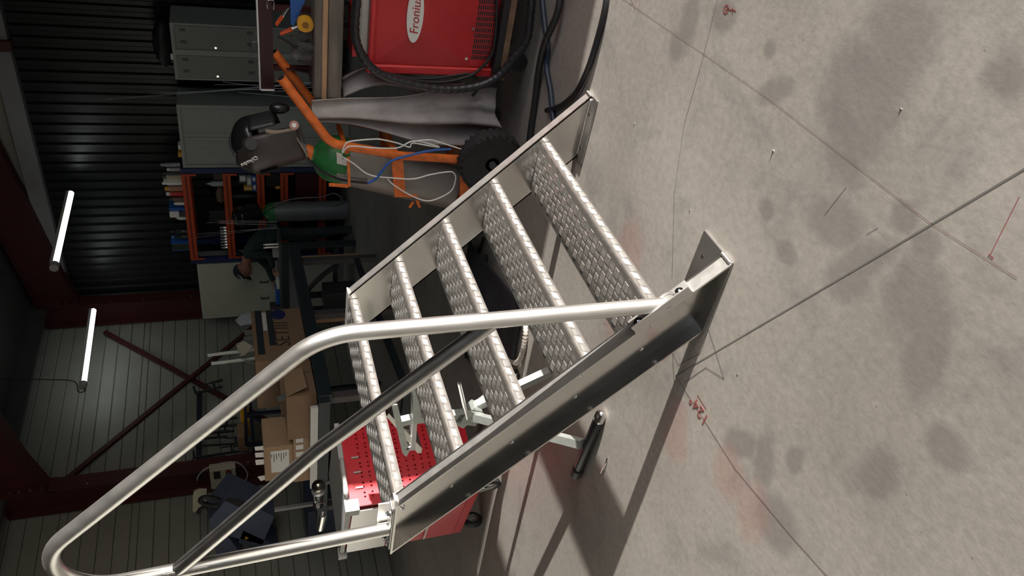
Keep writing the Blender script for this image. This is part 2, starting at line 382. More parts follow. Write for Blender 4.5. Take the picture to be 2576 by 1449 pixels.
# ------------------------------------------------------------------ side wall of beige sandwich panels
wl = struct(MB().box(-7, XW+.2, YW+.05, YW+.2, 0, 3.95).build('wall_left', BEIGE), 'beige side wall of narrow horizontal metal panels')
pm0 = None
z = 0.0; i = 0; hts = (.155,.155,.155,.075,.155)
while z < 3.85:
    hh = hts[i % 5]
    MB().prism([(-6.9,YW+.05,z+.002),(-6.9,YW+.006,z+.002),(-6.9,YW,z+.009),(-6.9,YW,z+hh-.009),(-6.9,YW+.006,z+hh-.002),(-6.9,YW+.05,z+hh-.002)], (XW+6.85,0,0)).build('wall_panel', BEIGE, wl)
    z += hh; i += 1
# ------------------------------------------------------------------ gate wall, rear wall, roof
JX = 2.93
wr = MB().box(JX, XW+.2, -3.35, -3.2, 0, 5.9).box(-7, -4.45, -3.35, -3.2, 0, 5.9).box(-4.45, JX, -3.35, -3.2, 4.2, 5.9)
struct(wr.build('wall_right', BEIGE), 'gate wall with the tall open gate')
struct(MB().box(-7.2, -7, -3.35, YW+.2, 0, 5.9).build('wall_front', BEIGE), 'far end wall of the hall')
RS = .165
rz = lambda y: 3.86 + (YW - y)*RS
ce = struct(MB().prism([(-7.2, YW+.2, rz(YW+.2)), (-7.2, -3.4, rz(-3.4)), (-7.2, -3.4, rz(-3.4)+.12), (-7.2, YW+.2, rz(YW+.2)+.12)], (XW+7.4, 0, 0)).build('ceiling', ROOF), 'dark sheet roof on purlins')
for i in range(6):
    y = YW - .35 - i*1.45
    MB().box(-7, XW, y-.03, y+.03, rz(y)-.17, rz(y)+.02).build('purlin', REDOX if i else ROOF, ce)

def portal(X, label, z_top=3.72):
    r = thing('portal_frame', label, 'steel frame', (X, 7.40, 0))
    w = .09
    def ibeam(prof_lo, prof_hi):   # two flange lines in the Y-Z plane
        mb = MB(); t = .014
        for ln in (prof_lo, prof_hi):
            for a, b_ in zip(ln, ln[1:]):
                mb.bar((X, *a), (X, *b_), 2*w, t, up=(0, -(b_[1]-a[1]), b_[0]-a[0]))
        q = [(X-.005, *a) for a in prof_lo] + [(X-.005, *a) for a in reversed(prof_hi)]
        mb.prism(q, (.01, 0, 0)); return mb
    ibeam([(7.22,0),(7.22,3.36)], [(7.58,0),(7.58,3.78)]).build('column', REDOX, r)
    sl_ = lambda y, z0: z0 + (7.22-y)*RS
    ibeam([(7.22,3.36),(6.75,3.36+.47*.26),(-3,3.36+.47*.26+9.75*RS)], [(7.58,3.78),(6.75,3.78+.83*RS),(-3,3.78+10.58*RS)]).build('rafter', REDOX, r)
    MB().box(X-w, X+w, 7.20, 7.235, 3.28, 3.9-.03).build('end_plate', REDOX, r)
    bm = MB()
    for zz in (3.42,3.52,3.62,3.70):
        for xx in (-.05,.05): bm.cyl((X+xx,7.20,zz),(X+xx,7.182,zz),.014,n=6)
    for zz in (.6,1.4,2.0,2.6,3.0): bm.cyl((X-.05,7.215,zz),(X-.05,7.20,zz),.01,n=6)
    bm.build('bolt_heads', CHROME, r, kind='stuff')
    return r
portal(8.765, 'dark red steel portal frame in the corner by the ribbed wall')
portal(5.78, 'dark red steel portal frame with the grey socket box on its column')
def brace(a, b_, lab):
    mb = MB().bar(a, b_, .05, .05); o = mb.build('cross_brace', REDOX); tag(o, lab, 'brace'); return o
brace((8.50,7.56,3.10), (5.95,7.56,.45), 'dark red diagonal brace running down from the corner column')
brace((6.0,7.50,3.33), (8.50,7.50,1.05), 'dark red diagonal brace running up towards the socket column')
tag(MB().box(8.78, 8.86, 3.69, 3.80, 3.44, 3.75).build('steel_post', REDOX), 'short dark red post crossing the grey beam over the lockers', 'post')
# ------------------------------------------------------------------ tube lamps
def lamp(p0, p1, lab, cable):
    p0, p1 = V(p0), V(p1); d = (p1-p0).normalized(); r = thing('tube_lamp', lab, 'lamp', (p0+p1)/2, 0)
    MB().tube([p0, p0+d*.01, p1-d*.01, p1], [.02,.033,.033,.02], 14).build('diffuser', TUBE_E, r, smooth=50)
    MB().bar(p0+V((0,0,.03)), p1+V((0,0,.03)), .06, .03).build('housing', LGREY, r)
    MB().cyl(p0-d*.07, p0+d*.005, .045, n=8).build('end_cap', LGREY, r)
    MB().tube(curve_pts(cable), .006, 6).build('cable', BLACK, r)
lamp((7.19,5.40,3.15), (8.58,5.41,3.15), 'bright tube lamp hanging before the dark ribbed wall',
     [(7.15,5.40,3.17),(7.05,5.40,3.3),(7.1,5.41,3.6),(7.15,5.41,4.2)])
lamp((7.12,7.10,3.15), (8.39,7.06,3.15), 'bright tube lamp hanging before the beige side wall',
     [(7.08,7.10,3.15),(7.02,7.13,3.13),(7.03,7.14,3.2),(7.12,7.06,3.24),(7.15,7.02,3.5),(7.15,6.95,3.95)])
# ------------------------------------------------------------------ the aluminium staircase
SX, SY, SW = 1.4216, 1.1795, 1.124
G_, R_, NS, NZ, SL, ZT, TD, LIP, ZF = .190, .184, .2017, .183, .270, .9145, .230, .042, .0083
KK = G_/R_
st = thing('metal_staircase', 'bright aluminium staircase of five chequer plate treads with a tube handrail', 'staircase', (SX+SW/2, SY+.6, 0))
ST_ = (ZT-ZF)*KK
sd = V((0, KK, 1)).normalized(); sn = V((0, -1, KK)).normalized()   # along the slope, and out of its upper edge
def stringer(xw, out, parent):
    # C channel: web plate at xw, flanges pointing 'out' (-1 or +1)
    t = .006; fw = .05 if out < 0 else .04
    a, b_, c, d = V((xw, SY, ZF)), V((xw, SY+ST_, ZT)), V((xw, SY+ST_+SL, ZT)), V((xw, SY+SL, ZF))
    w = MB().prism([a, b_, c, d], (t*out, 0, 0)).build('stringer', ALU_WEB, parent)
    ex = V((out*fw, 0, 0)); k = t*sqrt(1+1/KK**2)
    MB().prism([a, a+V((0,k*KK,0)), b_+V((0,k*KK,0)), b_], ex).build('flange', ALU, w)
    MB().prism([d-V((0,k*KK,0)), d, c, c-V((0,k*KK,0))], ex).build('flange', ALU_WEB, w)
    e = MB().box(min(xw, xw+ex.x)-.001, max(xw, xw+ex.x)+.001, SY+ST_-.006, SY+ST_+SL+.004, ZT, ZT+.008); e.build('end_cap', ALU, w)
    # rib marks left by the welded treads, small weld dots seen from outside
    dm = MB()
    for i in range(5):
        for q in (.06, .16):
            if out < 0: dm.ball((xw+out*.007, SY+NS+i*G_+q, NZ+i*R_-.01), (.003,.008,.006), 8, 5)
    if dm.v: dm.build('weld_spots', ALU, w, smooth=60, kind='stuff')
    return w
XL, XR = SX+.05, SX+SW-.04
stringer(XL, -1, st); stringer(XR, 1, st)
def bead(parent, p0, p1, r=.005, n=22):
    p0, p1 = V(p0), V(p1); P = [p0.lerp(p1, i/n) for i in range(n+1)]
    MB().tube(P, [r*(.75+.45*abs(sin(i*1.9)))for i in range(n+1)], 7).build('weld_bead', ALU, parent, smooth=80)
def foot(x0, x1, y1, xweb):
    f_ = MB().cbox(x0, x1, SY-.004, SY+y1, 0.0002, ZF, .002).build('foot_plate', mat('aluminium_dull', (.45,.44,.43), .4, 1.0, .08, 8), st)
    for q in (.07, y1-.06): MB().cyl((x1-.04 if x1 < 2 else x0+.035, SY+q, ZF), (x1-.04 if x1 < 2 else x0+.035, SY+q, ZF+.0012), .006, n=10).build('bolt_hole', BLACK, f_)
    return f_
foot(SX, SX+.17, SL+.004, XL); foot(XR-.05, XR+.045, SL+.01, XR)
bead(st, (XR-.004, SY+.01, ZF+.003), (XR-.004, SY+SL-.02, ZF+.003), .0045, 40)
bead(st, (SX+.004, SY-.002, ZF+.004), (XL, SY-.002, ZF+.004), .005, 14); bead(st, (XR, SY-.002, ZF+.004), (XR+.04, SY-.002, ZF+.004), .005, 10)
bead(st, (XL-.009, SY+.09, .035), (XL-.009, SY+.13, .06), .004)
# treads: bent plate with raised five-bar pattern
TW = XR - XL
def tread_profile():
    pr = [(TD, -.034), (TD, -.004), (TD-.004, 0), (.014, 0)]
    for i in range(1, 7):
        a = pi/2*i/6; pr.append((.014-.014*sin(a), -.014+.014*cos(a)))
    pr.append((0, -LIP)); return pr
tp = tread_profile(); th = .004
inner = []
for i, (y, z_) in enumerate(tp):
    a = V(tp[max(i-1,0)]); b_ = V(tp[min(i+1,len(tp)-1)]); d = (b_-a).normalized(); n = V((d.y, -d.x)) if False else V((-d.y, d.x))
    inner.append((y - n.x*-th, z_ - n.y*-th))
# inner side is towards the plate's underside
inner = [(min(max(y, th), TD-th), min(z_, -th)) if True else 0 for y, z_ in tp]
loop = tp + inner[::-1]
tr_mb = MB(); n = len(loop)
tr_mb.v = [V((x, y, z_)) for x in (0, TW) for y, z_ in loop]
k = len(tp)
for i in range(k-1): tr_mb.f.append((i, i+1, n+i+1, n+i)); tr_mb.f.append((2*k-1-i, n+2*k-1-i, n+2*k-2-i, 2*k-2-i))
tr_mb.f += [(k-1, k, n+k, n+k-1), (2*k-1, 0, n, n+2*k-1)]
for i in range(k-1): tr_mb.f += [(i, 2*k-1-i, 2*k-2-i, i+1), (n+i, n+i+1, n+2*k-2-i, n+2*k-1-i)]
bars = MB()
def barlet(c, d, up, l, w, h):
    c, d, up = V(c), V(d).normalized(), V(up).normalized(); s_ = d.cross(up)*w/2; d = d*l/2; k_ = .62
    bars.add([c-d, c+d, c-d*k_+s_, c+d*k_+s_, c+d*k_-s_, c-d*k_-s_, c-d*k_+up*h, c+d*k_+up*h],
             [(2,3,7,6),(5,6,7,4),(0,2,6),(0,6,5),(1,7,3),(1,4,7)])
cx, cy = TW/28, .0355
ny = int((TD-.034)/cy)
for i in range(28):
    for j in range(ny+1):
        x = (i+.5)*cx; y = .036 + (j+.5)*cy - .008
        if y > TD-.012: continue
        for q in range(5):
            if (i+j) % 2: barlet((x+(q-2)*.0058, y, 0), (0,1,0), (0,0,1), .034, .0044, .0024)
            else: barlet((x, y+(q-2)*.0066, 0), (1,0,0), (0,0,1), .030, .0050, .0027)
    x = (i+.5)*cx          # front lip and rounded nose
    for q in range(5):
        if i % 2: barlet((x+(q-2)*.0058, 0, -.028), (0,0,1), (0,-1,0), .024, .0042, .0018)
        else: barlet((x+(q-2)*.0060, .0125, -.0015), (.35,1,0), (0,-.3,1), .022, .0044, .0022)
        if i % 2 == 0: barlet((x+(q-2)*.0062, 0, -.024), (.55,0,1), (0,-1,0), .027, .0042, .0018)
def local_mesh(mb, name, material, smooth=None):
    me = bpy.data.meshes.new(name); me.from_pydata(mb.v, [], mb.f); me.materials.append(material)
    b = bmesh.new(); b.from_mesh(me); bmesh.ops.recalc_face_normals(b, faces=b.faces); b.to_mesh(me); b.free()
    if smooth:
        for p in me.polygons: p.use_smooth = True
        me.set_sharp_from_angle(angle=radians(smooth))
    return me
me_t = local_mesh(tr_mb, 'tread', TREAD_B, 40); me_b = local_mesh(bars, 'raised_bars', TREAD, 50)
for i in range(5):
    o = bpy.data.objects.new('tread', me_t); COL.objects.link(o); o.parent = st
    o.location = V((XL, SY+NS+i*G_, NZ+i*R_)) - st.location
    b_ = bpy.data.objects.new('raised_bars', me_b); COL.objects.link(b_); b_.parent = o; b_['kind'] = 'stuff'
# handrail
HX = SX + .026
pa, pb, pc, pd = V((HX,1.343,.165)), V((HX,1.352,1.165)), V((HX,2.33,2.148)), V((HX,2.272,.925))
rail = fillet([pa, pb, pc, pd], [.22, .155], 16)
hr = MB().tube(rail, .0235, 20).build('handrail', ALU_TUBE, st, smooth=50)
MB().tube([(HX,1.36,.708),(HX,1.8,1.17-.008),(HX,2.298,1.640-.05)], .0225, 18).build('middle_rail', ALU_POL, hr, smooth=50)
bead(hr, (HX+.018,1.365,.675), (HX+.018,1.372,.755), .004); bead(hr, (HX-.015,2.285,1.50), (HX-.015,2.290,1.63), .0045, 18)
# lower bracket: plate bent over the flange with two bolts
def on_flange(q, off=0.0): return V((HX, SY + q*sd.y, ZF + q*sd.z)) + sn*off
def flange_plate(q0, q1, w, t, x0):
    c = on_flange((q0+q1)/2, t/2); c.x = x0; return MB().obox(c, V((w,0,0)), sd*(q1-q0), sn*t)
bk = flange_plate(.135, .345, .052, .006, SX+.026).build('rail_bracket', ALU, hr)
MB().obox(on_flange(.24, .02)+V((-.0245+.0,0,0)), V((.004,0,0)), sd*.205, sn*.03).build('bracket_lip', ALU, hr)
def hexbolt(p, d, r, parent):
    p, d = V(p), V(d).normalized(); mb = MB().cyl(p, p+d*.003, r*1.75, n=18).cyl(p+d*.003, p+d*.011, r*1.15, n=6).cyl(p+d*.011, p+d*.015, r*.6, n=10)
    return mb.build('bolt', CHROME, parent)
hexbolt(on_flange(.168, .006), sn, .0085, hr); hexbolt(on_flange(.318, .006), sn, .0085, hr)
ring = [on_flange(.215+.03*cos(a)*1.15, .008) + V((.0245*sin(a),0,0)) for a in [i*2*pi/18 for i in range(18)]]
MB().tube(ring, .0045, 7, closed=True).build('weld_bead', ALU, hr, smooth=80)
# upper bracket on the flat top end
MB().cbox(SX-.002, SX+.055, 2.15, 2.36, ZT+.009, ZT+.017, .003).build('rail_bracket', ALU, hr)
MB().obox((SX+.052, 2.255, ZT+.03), (.005,0,0), (0,.19,0), (0,0,.045)).build('bracket_lip', ALU, hr)
hexbolt((SX+.03, 2.19, ZT+.017), (0,0,1), .0085, hr); hexbolt((SX+.03, 2.335, ZT+.017), (0,0,1), .0085, hr)
hexbolt((SX+.05-.006, 2.19, ZT-.03), (-1,0,0), .006, hr)

# ------------------------------------------------------------------ folding pipe stand that carries the stair top
ts = thing('folding_stand', 'grey folding support stand with V head under the stair top', 'stand', (2.1, 2.5, 0))
SQ = .032
def sq(a, b_, w=SQ, name='tube_leg', m=STEEL): return MB().bar(a, b_, w, w).build(name, m, ts)
fb = MB().tube([(1.745,2.185,.022),(1.747,2.20,.024),(1.767,2.595,.024),(1.769,2.61,.022)], [.016,.022,.022,.016], 14).build('foot_bar', mat('black_tube', (.03,.03,.032), .4, .3, .15), ts, smooth=50)
MB().tube([(1.743,2.172,.022),(1.745,2.185,.023),(1.747,2.225,.024)], [.008,.022,.0235], 14).build('end_cap', CHROME, fb, smooth=50)
MB().tube([(1.765,2.565,.024),(1.768,2.605,.024),(1.769,2.618,.023)], [.026,.026,.012], 14).build('end_cap', BLACK, fb, smooth=50)
hub = V((2.19, 2.615, .40))
sq((1.765,2.39,.05), hub+V((-.03,-.01,-.02)), .036); lb = PX(1387,931,2.2); sq(hub+V((.01,-.03,-.02)), V((2.2,lb.y,.018)), .036); sq(hub+V((.03,.02,-.02)), (2.56,2.80,.018), .036)
MB().box(2.175,2.225,lb.y-.02,lb.y+.02,0,.02).build('rubber_foot', BLACK, ts); MB().box(2.54,2.59,2.78,2.82,0,.02).build('rubber_foot', BLACK, ts)
sq(hub, (2.19,2.60,.66), .036, 'mast')
MB().bar(hub+V((0,-.05,-.035)), hub+V((0,.05,.045)), .055, .055).build('joint_block', STEEL, ts)
pv = MB().obox(hub+V((-.034,-.005,-.005)), (.006,0,0), (0,.08,.03), (0,-.03,.08)).build('pivot_plate', STEEL, ts); hexbolt(hub+V((-.037,0,-.02)), (-1,0,0), .010, pv)
l0 = hub+V((-.045,-.02,.02)); l1 = PX(1155,964,2.12); MB().tube([l0, l0.lerp(l1,.5), l1], [.006,.0085,.0085], 10).build('lever', CHROME, ts, smooth=50)
MB().bar((2.17,2.40,.672), (2.17,2.58,.655), .05, .034).build('head_rail', STEEL, ts)
MB().prism([PX(*q, 2.16) for q in ((972,1048),(978,1040),(1062,1128),(1060,1140),(1050,1140))], (.10,0,0)).build('head_plate', ALU_WEB, ts)
MB().prism([PX(*q, 2.15) for q in ((985,1020),(1000,1018),(1030,1135),(1022,1150),(1012,1140))], (.006,0,0)).build('head_plate', STEEL, ts)
MB().prism([PX(*q, 2.15) for q in ((1040,1060),(1050,1058),(1045,1132),(1020,1136),(1018,1130),(1034,1124))], (.05,0,0)).build('head_plate', WHITE, ts)
MB().bar((2.19,2.60,.66), PX(1010,1060,2.19), .034, .034).build('head_neck', STEEL, ts)

# ------------------------------------------------------------------ red tool trolley
TA = atan2(.209, .978)     # its front looks at the camera, turned a little
tt = thing('tool_trolley', 'red tool trolley with perforated side panel and stainless drawers', 'tool trolley', (2.554, 4.179, 0), -TA)
# local axes: x into depth (b), y along -a ... use world frame built from b and a
ta = V((-.209,-.978,0)); tb = V((.978,-.209,0)); P1 = V((2.554,4.179,0))
def TT(u, d, z): return P1 + ta*u + tb*d + V((0,0,z))     # u along front, d depth
def tbox(u0, u1, d0, d1, z0, z1): return MB().obox(TT((u0+u1)/2, (d0+d1)/2, (z0+z1)/2), ta*(u1-u0), tb*(d1-d0), V((0,0,z1-z0)))
TL, TDp = .65, .50
tbox(.012, TL-.006, .008, TDp, .14, .87).build('body', RED, tt)
tbox(0, .02, 0, .02, .14, .88).build('corner_post', RED, tt)
tbox(0, TL-.02, -.004, .008, .14, .19).build('base_rail', RED, tt)
zz = .20
for hgt, m_ in ((.20, RED), (.13, RED), (.10, RED), (.235, ALU_TUBE)):
    dr = tbox(.024, TL-.024, -.014, .006, zz, zz+hgt-.006).build('drawer', mat('stainless_front', (.40,.39,.385), .24, 1.0, .05, 30, stretch=(1,1,.05), rvar=.06) if m_ is ALU_TUBE else RED, tt)
    if m_ is RED: tbox(.04, TL-.04, -.022, -.013, zz+hgt-.016, zz+hgt-.009).build('drawer_handle', ALU, dr)
    zz += hgt
tbox(-.004, TL+.02, -.02, TDp+.01, .872, .898).build('worktop', LGREY, tt)
tbox(-.02, .03, -.035, .02, .855, .905).build('corner_guard', LGREY, tt); tbox(TL-.02, TL+.045, -.035, .03, .83, .905).build('corner_guard', LGREY, tt)
hd = [TT(TL+.035, .06, .89), TT(TL+.075, .06, .89), TT(TL+.075, .26, .89), TT(TL+.035, .26, .89)]
MB().tube(fillet(hd, .025, 5), .012, 10).build('push_handle', LGREY, tt, smooth=50)
# perforated side panel: plate with real square holes
sp = MB(); cell = []
nu, nv = 40, 60
hole = set()
for r_ in range(2, 58, 4):
    for c_ in range(2, 38, 5):
        hole.add((c_, r_)); 
        if c_+2 < 38: hole.add((c_+2, r_))
D0, D1, Z0, Z1 = .02, TDp-.01, .20, .845
for j in range(nv):
    for i in range(nu):
        if (i, j) in hole: continue
        d0, d1 = D0+(D1-D0)*i/nu, D0+(D1-D0)*(i+1)/nu; z0, z1 = Z0+(Z1-Z0)*j/nv, Z0+(Z1-Z0)*(j+1)/nv
        sp.add([TT(TL+.008,d0,z0), TT(TL+.008,d1,z0), TT(TL+.008,d1,z1), TT(TL+.008,d0,z1)], [(0,1,2,3)])
pp = sp.build('perforated_panel', RED, tt, clean=True); md = pp.modifiers.new('t', 'SOLIDIFY'); md.thickness = .004; md.offset = -1
tbox(TL-.004, TL+.012, 0, .02, .14, .87).build('panel_rim', RED, tt); tbox(TL-.004, TL+.012, TDp-.012, TDp+.004, .14, .87).build('panel_rim', RED, tt)
tbox(TL-.004, TL+.014, .02, TDp-.012, .845, .87).build('panel_rim', RED, tt)
for d in (.10,.19,.28): tbox(TL+.008, TL+.018, d, d+.009, .79, .83).build('hook', STEEL, tt)
def castor(u, d, swiv):
    c = TT(u, d, .062); ax = (tb*cos(swiv)+ta*sin(swiv)).normalized(); fw = ax.cross(V((0,0,1)))
    w = MB().lathe([(.03,-.014),(.055,-.016),(.062,-.010),(.062,.010),(.055,.016),(.03,.014)], c, ax, 22).build('castor_wheel', BLACK, tt, smooth=40)
    MB().lathe([(.012,-.018),(.036,-.015),(.038,0),(.036,.015),(.012,.018)], c, ax, 20).build('hub', CHROME, w, smooth=40)
    MB().prism([c+ax*.022+fw*.012+V((0,0,-.014)), c+ax*.022-fw*.014+V((0,0,-.008)), c+ax*.022-fw*.04+V((0,0,.066)), c+ax*.022+fw*.01+V((0,0,.066))], -ax*.003) \
        .prism([c-ax*.022+fw*.012+V((0,0,-.014)), c-ax*.022-fw*.014+V((0,0,-.008)), c-ax*.022-fw*.04+V((0,0,.066)), c-ax*.022+fw*.01+V((0,0,.066))], ax*.003).build('fork', STEEL, w)
    MB().cyl(c+V((0,0,.062))-fw*.015, c+V((0,0,.08))-fw*.015, .03, n=14).build('swivel', STEEL, w)
castor(.60, .03, 0.0); castor(.06, .04, 1.1); castor(.60, .46, .3); castor(.06, .46, -.4)

pi0, pi1 = PX(812,1294,2.50), PX(802,1342,2.50)
MB().lathe([(.0175,0),(.021,0),(.021,.13),(.0175,.13),(.0175,0)], pi0, (pi1-pi0), 20, cap=False).build('pipe_offcut', CHROME, tt, smooth=40)  # loose steel pipe offcut, parented to the trolley
# ------------------------------------------------------------------ gas cylinder trolley (orange) in the shade
gt = thing('cylinder_trolley', 'worn orange two-wheeled gas cylinder trolley with bent handles', 'hand trolley', (3.25, 1.85, 0))
def gframe(X, dy=0.0, zt=0.0):
    P = [V((X,1.425+dy,1.135+zt)), V((X,1.735+dy,.925)), V((X,1.80+dy,.60)), V((X,1.825+dy,.245))]
    t = MB().tube(fillet(P, [.12, .3], 8), .021, 14).build('side_tube', ORANGE, gt, smooth=50)
    MB().tube([P[0]+(P[0]-P[1]).normalized()*.002, P[0]+(P[0]-P[1]).normalized()*-.004], [.017,.017], 12).build('tube_mouth', BLACK, t)
    return t
gframe(3.13); gframe(3.42, .01, .01)
Bx = lambda n, a, b_, w, h: MB().bar(a, b_, w, h).build(n, ORANGE, gt)
Bx('cross_bar', (3.13,1.805,.62), (3.42,1.825,.62), .03, .03); Bx('cross_bar', (3.13,1.78,.85), (3.42,1.80,.85), .02, .02); Bx('cross_bar', (3.13,1.825,.27), (3.42,1.845,.27), .03, .03)
Bx('bottle_bracket', (3.115,1.815,.615), (3.115,2.02,.585), .006, .055); Bx('bottle_bracket', (3.44,1.835,.615), (3.44,2.04,.585), .006, .055); Bx('bracket_tab', (3.115,2.012,.60), (3.115,2.02,.50), .012, .012)
Bx('upper_clamp', (3.115,1.80,.845), (3.115,1.955,.835), .012, .012); Bx('upper_clamp', (3.115,1.955,.84), (3.115,1.945,.93), .012, .012)
Bx('foot_arm', (3.13,1.825,.275), (3.13,2.10,.245), .012, .045); Bx('foot_arm', (3.42,1.845,.275), (3.42,2.12,.245), .012, .045); Bx('foot_leg', (3.13,2.10,.26), (3.13,2.15,.01), .03, .03); Bx('foot_leg', (3.42,2.12,.26), (3.42,2.16,.01), .03, .03)
MB().box(3.12, 3.43, 2.03, 2.12, .255, .263).build('foot_plate', ORANGE, gt)
wing = MB().tube([(3.108,2.04,.505),(3.10,2.05,.49)], .006, 8).cyl((3.10,2.045,.52),(3.10,2.075,.535),.007).cyl((3.10,2.045,.50),(3.10,2.075,.485),.007); wing.build('wing_nut', ORANGE, gt)
def wheel(X):
    c = V((X,1.80,.163)); ax = V((1,0,0)); k_ = .163/.139
    w = MB().lathe([(r_*k_, h_) for r_, h_ in ((.092,-.030),(.125,-.036),(.136,-.026),(.139,0),(.136,.026),(.125,.036),(.092,.030))], c, ax, 36).build('wheel_tyre', mat('tyre', (.022,.022,.024), .75, 0, .2, 25, bump=.3), gt, smooth=40)
    rim = MB().lathe([(r_*k_, h_) for r_, h_ in ((.014,-.03),(.03,-.03),(.034,-.018),(.07,-.016),(.086,-.028),(.088,.028),(.07,.016),(.034,.018),(.014,.03))], c, ax, 30); rim.build('rim', mat('rim_grey', (.10,.10,.105), .5, .3), w, smooth=40)
    MB().cyl(c-ax*.045, c+ax*.045, .018, n=14).cyl(c-ax*.052, c-ax*.045, .012, n=6).build('hub', DGREY, w)
    kn = MB()
    for i in range(30):
        a = 2*pi*i/30
        for s_ in (-1, 1):
            p = c + V((s_*.026, cos(a+.1*s_)*.157, sin(a+.1*s_)*.157)); kn.obox(p, (.020,0,0), V((0,-sin(a),cos(a)))*.016, V((0,cos(a),sin(a)))*.010)
    kn.build('tread_knobs', mat('tyre', (0,0,0)), w, kind='stuff')
wheel(3.07); wheel(3.48)
MB().cyl((3.05,1.80,.163),(3.50,1.80,.163),.012,n=12).build('axle', DGREY, gt)
for X in (3.13,3.42): Bx('axle_plate', (X,1.82,.30), (X,1.80,.135), .01, .05)
# gas cylinder, leaning in the trolley
cb, ctp = V((3.275,2.075,.268)), V((3.275,1.875,.97)); cd = (ctp-cb).normalized()
gc = thing('gas_cylinder', 'grey gas cylinder with green shoulder leaning in the orange trolley', 'gas cylinder', cb)
MB().lathe([(.098,0),(.113,.012),(.115,.03),(.115,.60)], cb, cd, 32, cap=True).build('body', CYLGREY, gc, smooth=40)
MB().lathe([(.115,.60),(.1155,.635),(.110,.67),(.09,.705),(.06,.73),(.036,.745),(.034,.775)], cb, cd, 32).build('shoulder', GREEN, gc, smooth=40)
MB().lathe([(.037,.755),(.037,.79),(.03,.80)], cb, cd, 20).build('neck_ring', ORANGE, gc, smooth=40)
MB().lathe([(.040,.79),(.042,.83),(.040,.90),(.02,.92)], cb, cd, 20).build('valve_cap', CYLDARK, gc, smooth=40)
_, cu, cw = frame_of(cd)
def stick(a, h0, dh, dw, m_, nm='sticker'):
    mb = MB().grid(lambda i, j: cb + cd*(h0+dh*j) + (V((-1,0,0))*cos(a+dw*(i-.5)) + V((0,1,0))*sin(a+dw*(i-.5)))*.1165, 6, 4); return mb.build(nm, m_, gc)
stick(-.55, .585, .06, .45, WHITE); stick(.25, .60, .045, .32, mat('grey_sticker', (.35,.36,.33), .6))
text('sticker_text', 'N2', .03, cb + cd*.615 + V((-.095,-.056,0)), (.45,-.9,0), cd, BLACK, gc)
stripe = MB()
for a in (.95, 1.15): stripe.grid(lambda i, j: cb + cd*(.02+.5*j) + (V((-1,0,0))*cos(a+.09*(i-.5)) + V((0,1,0))*sin(a+.09*(i-.5)))*.1162, 2, 6)
stripe.build('worn_red_stripe', mat('worn_red', (.36,.17,.15), .6, 0, .3, 30), gc, kind='stuff')
# leather apron hanging from the far handle
def apron(u, v):
    z_ = 1.00 - .89*v; w0 = .055 + .075*min(1, v*1.6)
    y = 1.615 + .045*v + (u-.5)*2*w0*(1 if u < .5 else .9) + .015*sin(5*v+3*u)
    x = 3.20 + .05*sin(u*9+v*1.3) * (.35+.65*v) + .03*sin(u*17+2*v) * v + .02*sin(v*9)
    if v > .93: z_ += .03*sin(u*7)
    return V((x, y, z_))
ap = MB().grid(apron, 40, 46).build('leather_apron', LEATHER, None, smooth=70, solid=.004)
tag(ap, 'long grey leather welding apron draped over the orange trolley handle', 'apron')
def apron2(u, v):
    z_ = .855 - .57*v; y = 1.545 - .055*sin(min(1, v*1.6)*pi/1.3) + .02*v + (u-.5)*.09 - .02*sin(v*6)*(1-u); x = 3.30 + .05*sin(u*7) + .03*sin(v*5)
    return V((x, y, z_))
ap2 = MB().grid(apron2, 20, 30).build('leather_sleeve', LEATHER, None, smooth=70, solid=.004)
tag(ap2, 'folded grey leather sleeve hanging behind the welding apron', 'sleeve')
# welding helmets
def helmet(name, lab, c, fd, up, m_shell, inner, k=1.0, m_crown=None):
    c, fd, up = V(c), V(fd).normalized(), V(up).normalized(); sdv = fd.cross(up).normalized(); up = sdv.cross(fd).normalized()
    r = thing(name, lab, 'helmet', c - V((0,0,.15)))
    L = lambda f_, s_, u_: c + (fd*f_ + sdv*s_ + up*u_)*k
    def sh(u, v):
        a = (u-.5)*pi*1.15; e = .13 - .30*v                      # wraps the face from forehead to chin
        w = .115*(1 - .45*max(0, v-.45)); d = .15*(1 - .18*max(0, v-.3)) ; crown = 1 - .75*max(0, .22-v)/.22*.55
        return L(d*cos(a)*crown, w*sin(a)*crown*1.12, e + .035*cos(a)*(1-v))
    MB().grid(sh, 24, 18).build('shell', m_shell, r, smooth=60, solid=.004)
    cr_ = MB().ball((0,0,0), (.112,.135,.105), 22, 8, 0, .56); cr_.v = [L(v.y+.005, v.x, v.z+.055) for v in cr_.v]
    cr_.build('crown', m_crown or m_shell, r, smooth=60, solid=.004)
    MB().obox(L(.148,0,.02), fd*.012*k, sdv*.13*k, up*.085*k).build('visor_frame', BLACKG, r); MB().obox(L(.155,0,.02), fd*.004*k, sdv*.10*k, up*.055*k).build('visor_glass', mat('visor', (.02,.03,.03), .05), r)
    for s_ in (-1, 1):
        MB().cyl(L(.0,s_*.118,.05), L(.0,s_*.140,.05), .026, n=16).build('pivot_knob', DGREY, r)
    MB().tube([L(.09*cos(a), .1*sin(a), .06) for a in [i*2*pi/20 for i in range(20)]], .006, 6, closed=True).build('headband', inner, r, smooth=60)
    MB().tube([L(.0+.1*cos(a), .0, .06+.11*sin(a)) for a in [i*pi/12 for i in range(13)]], .006, 6).build('crown_strap', inner, r, smooth=60)
    return r, L
TAN = mat('tan_leather', (.33,.26,.21), .8, 0, .15)
h1, L1 = helmet('welding_helmet', 'black and dark brown welding helmet perched on the gas cylinder in the trolley', PX(668,352,3.24), (-.42,.80,-.22), (.05,.30,1), mat('dark_brown_plastic', (.045,.038,.036), .45, 0, .15), DGREY, .93, BLACKG)
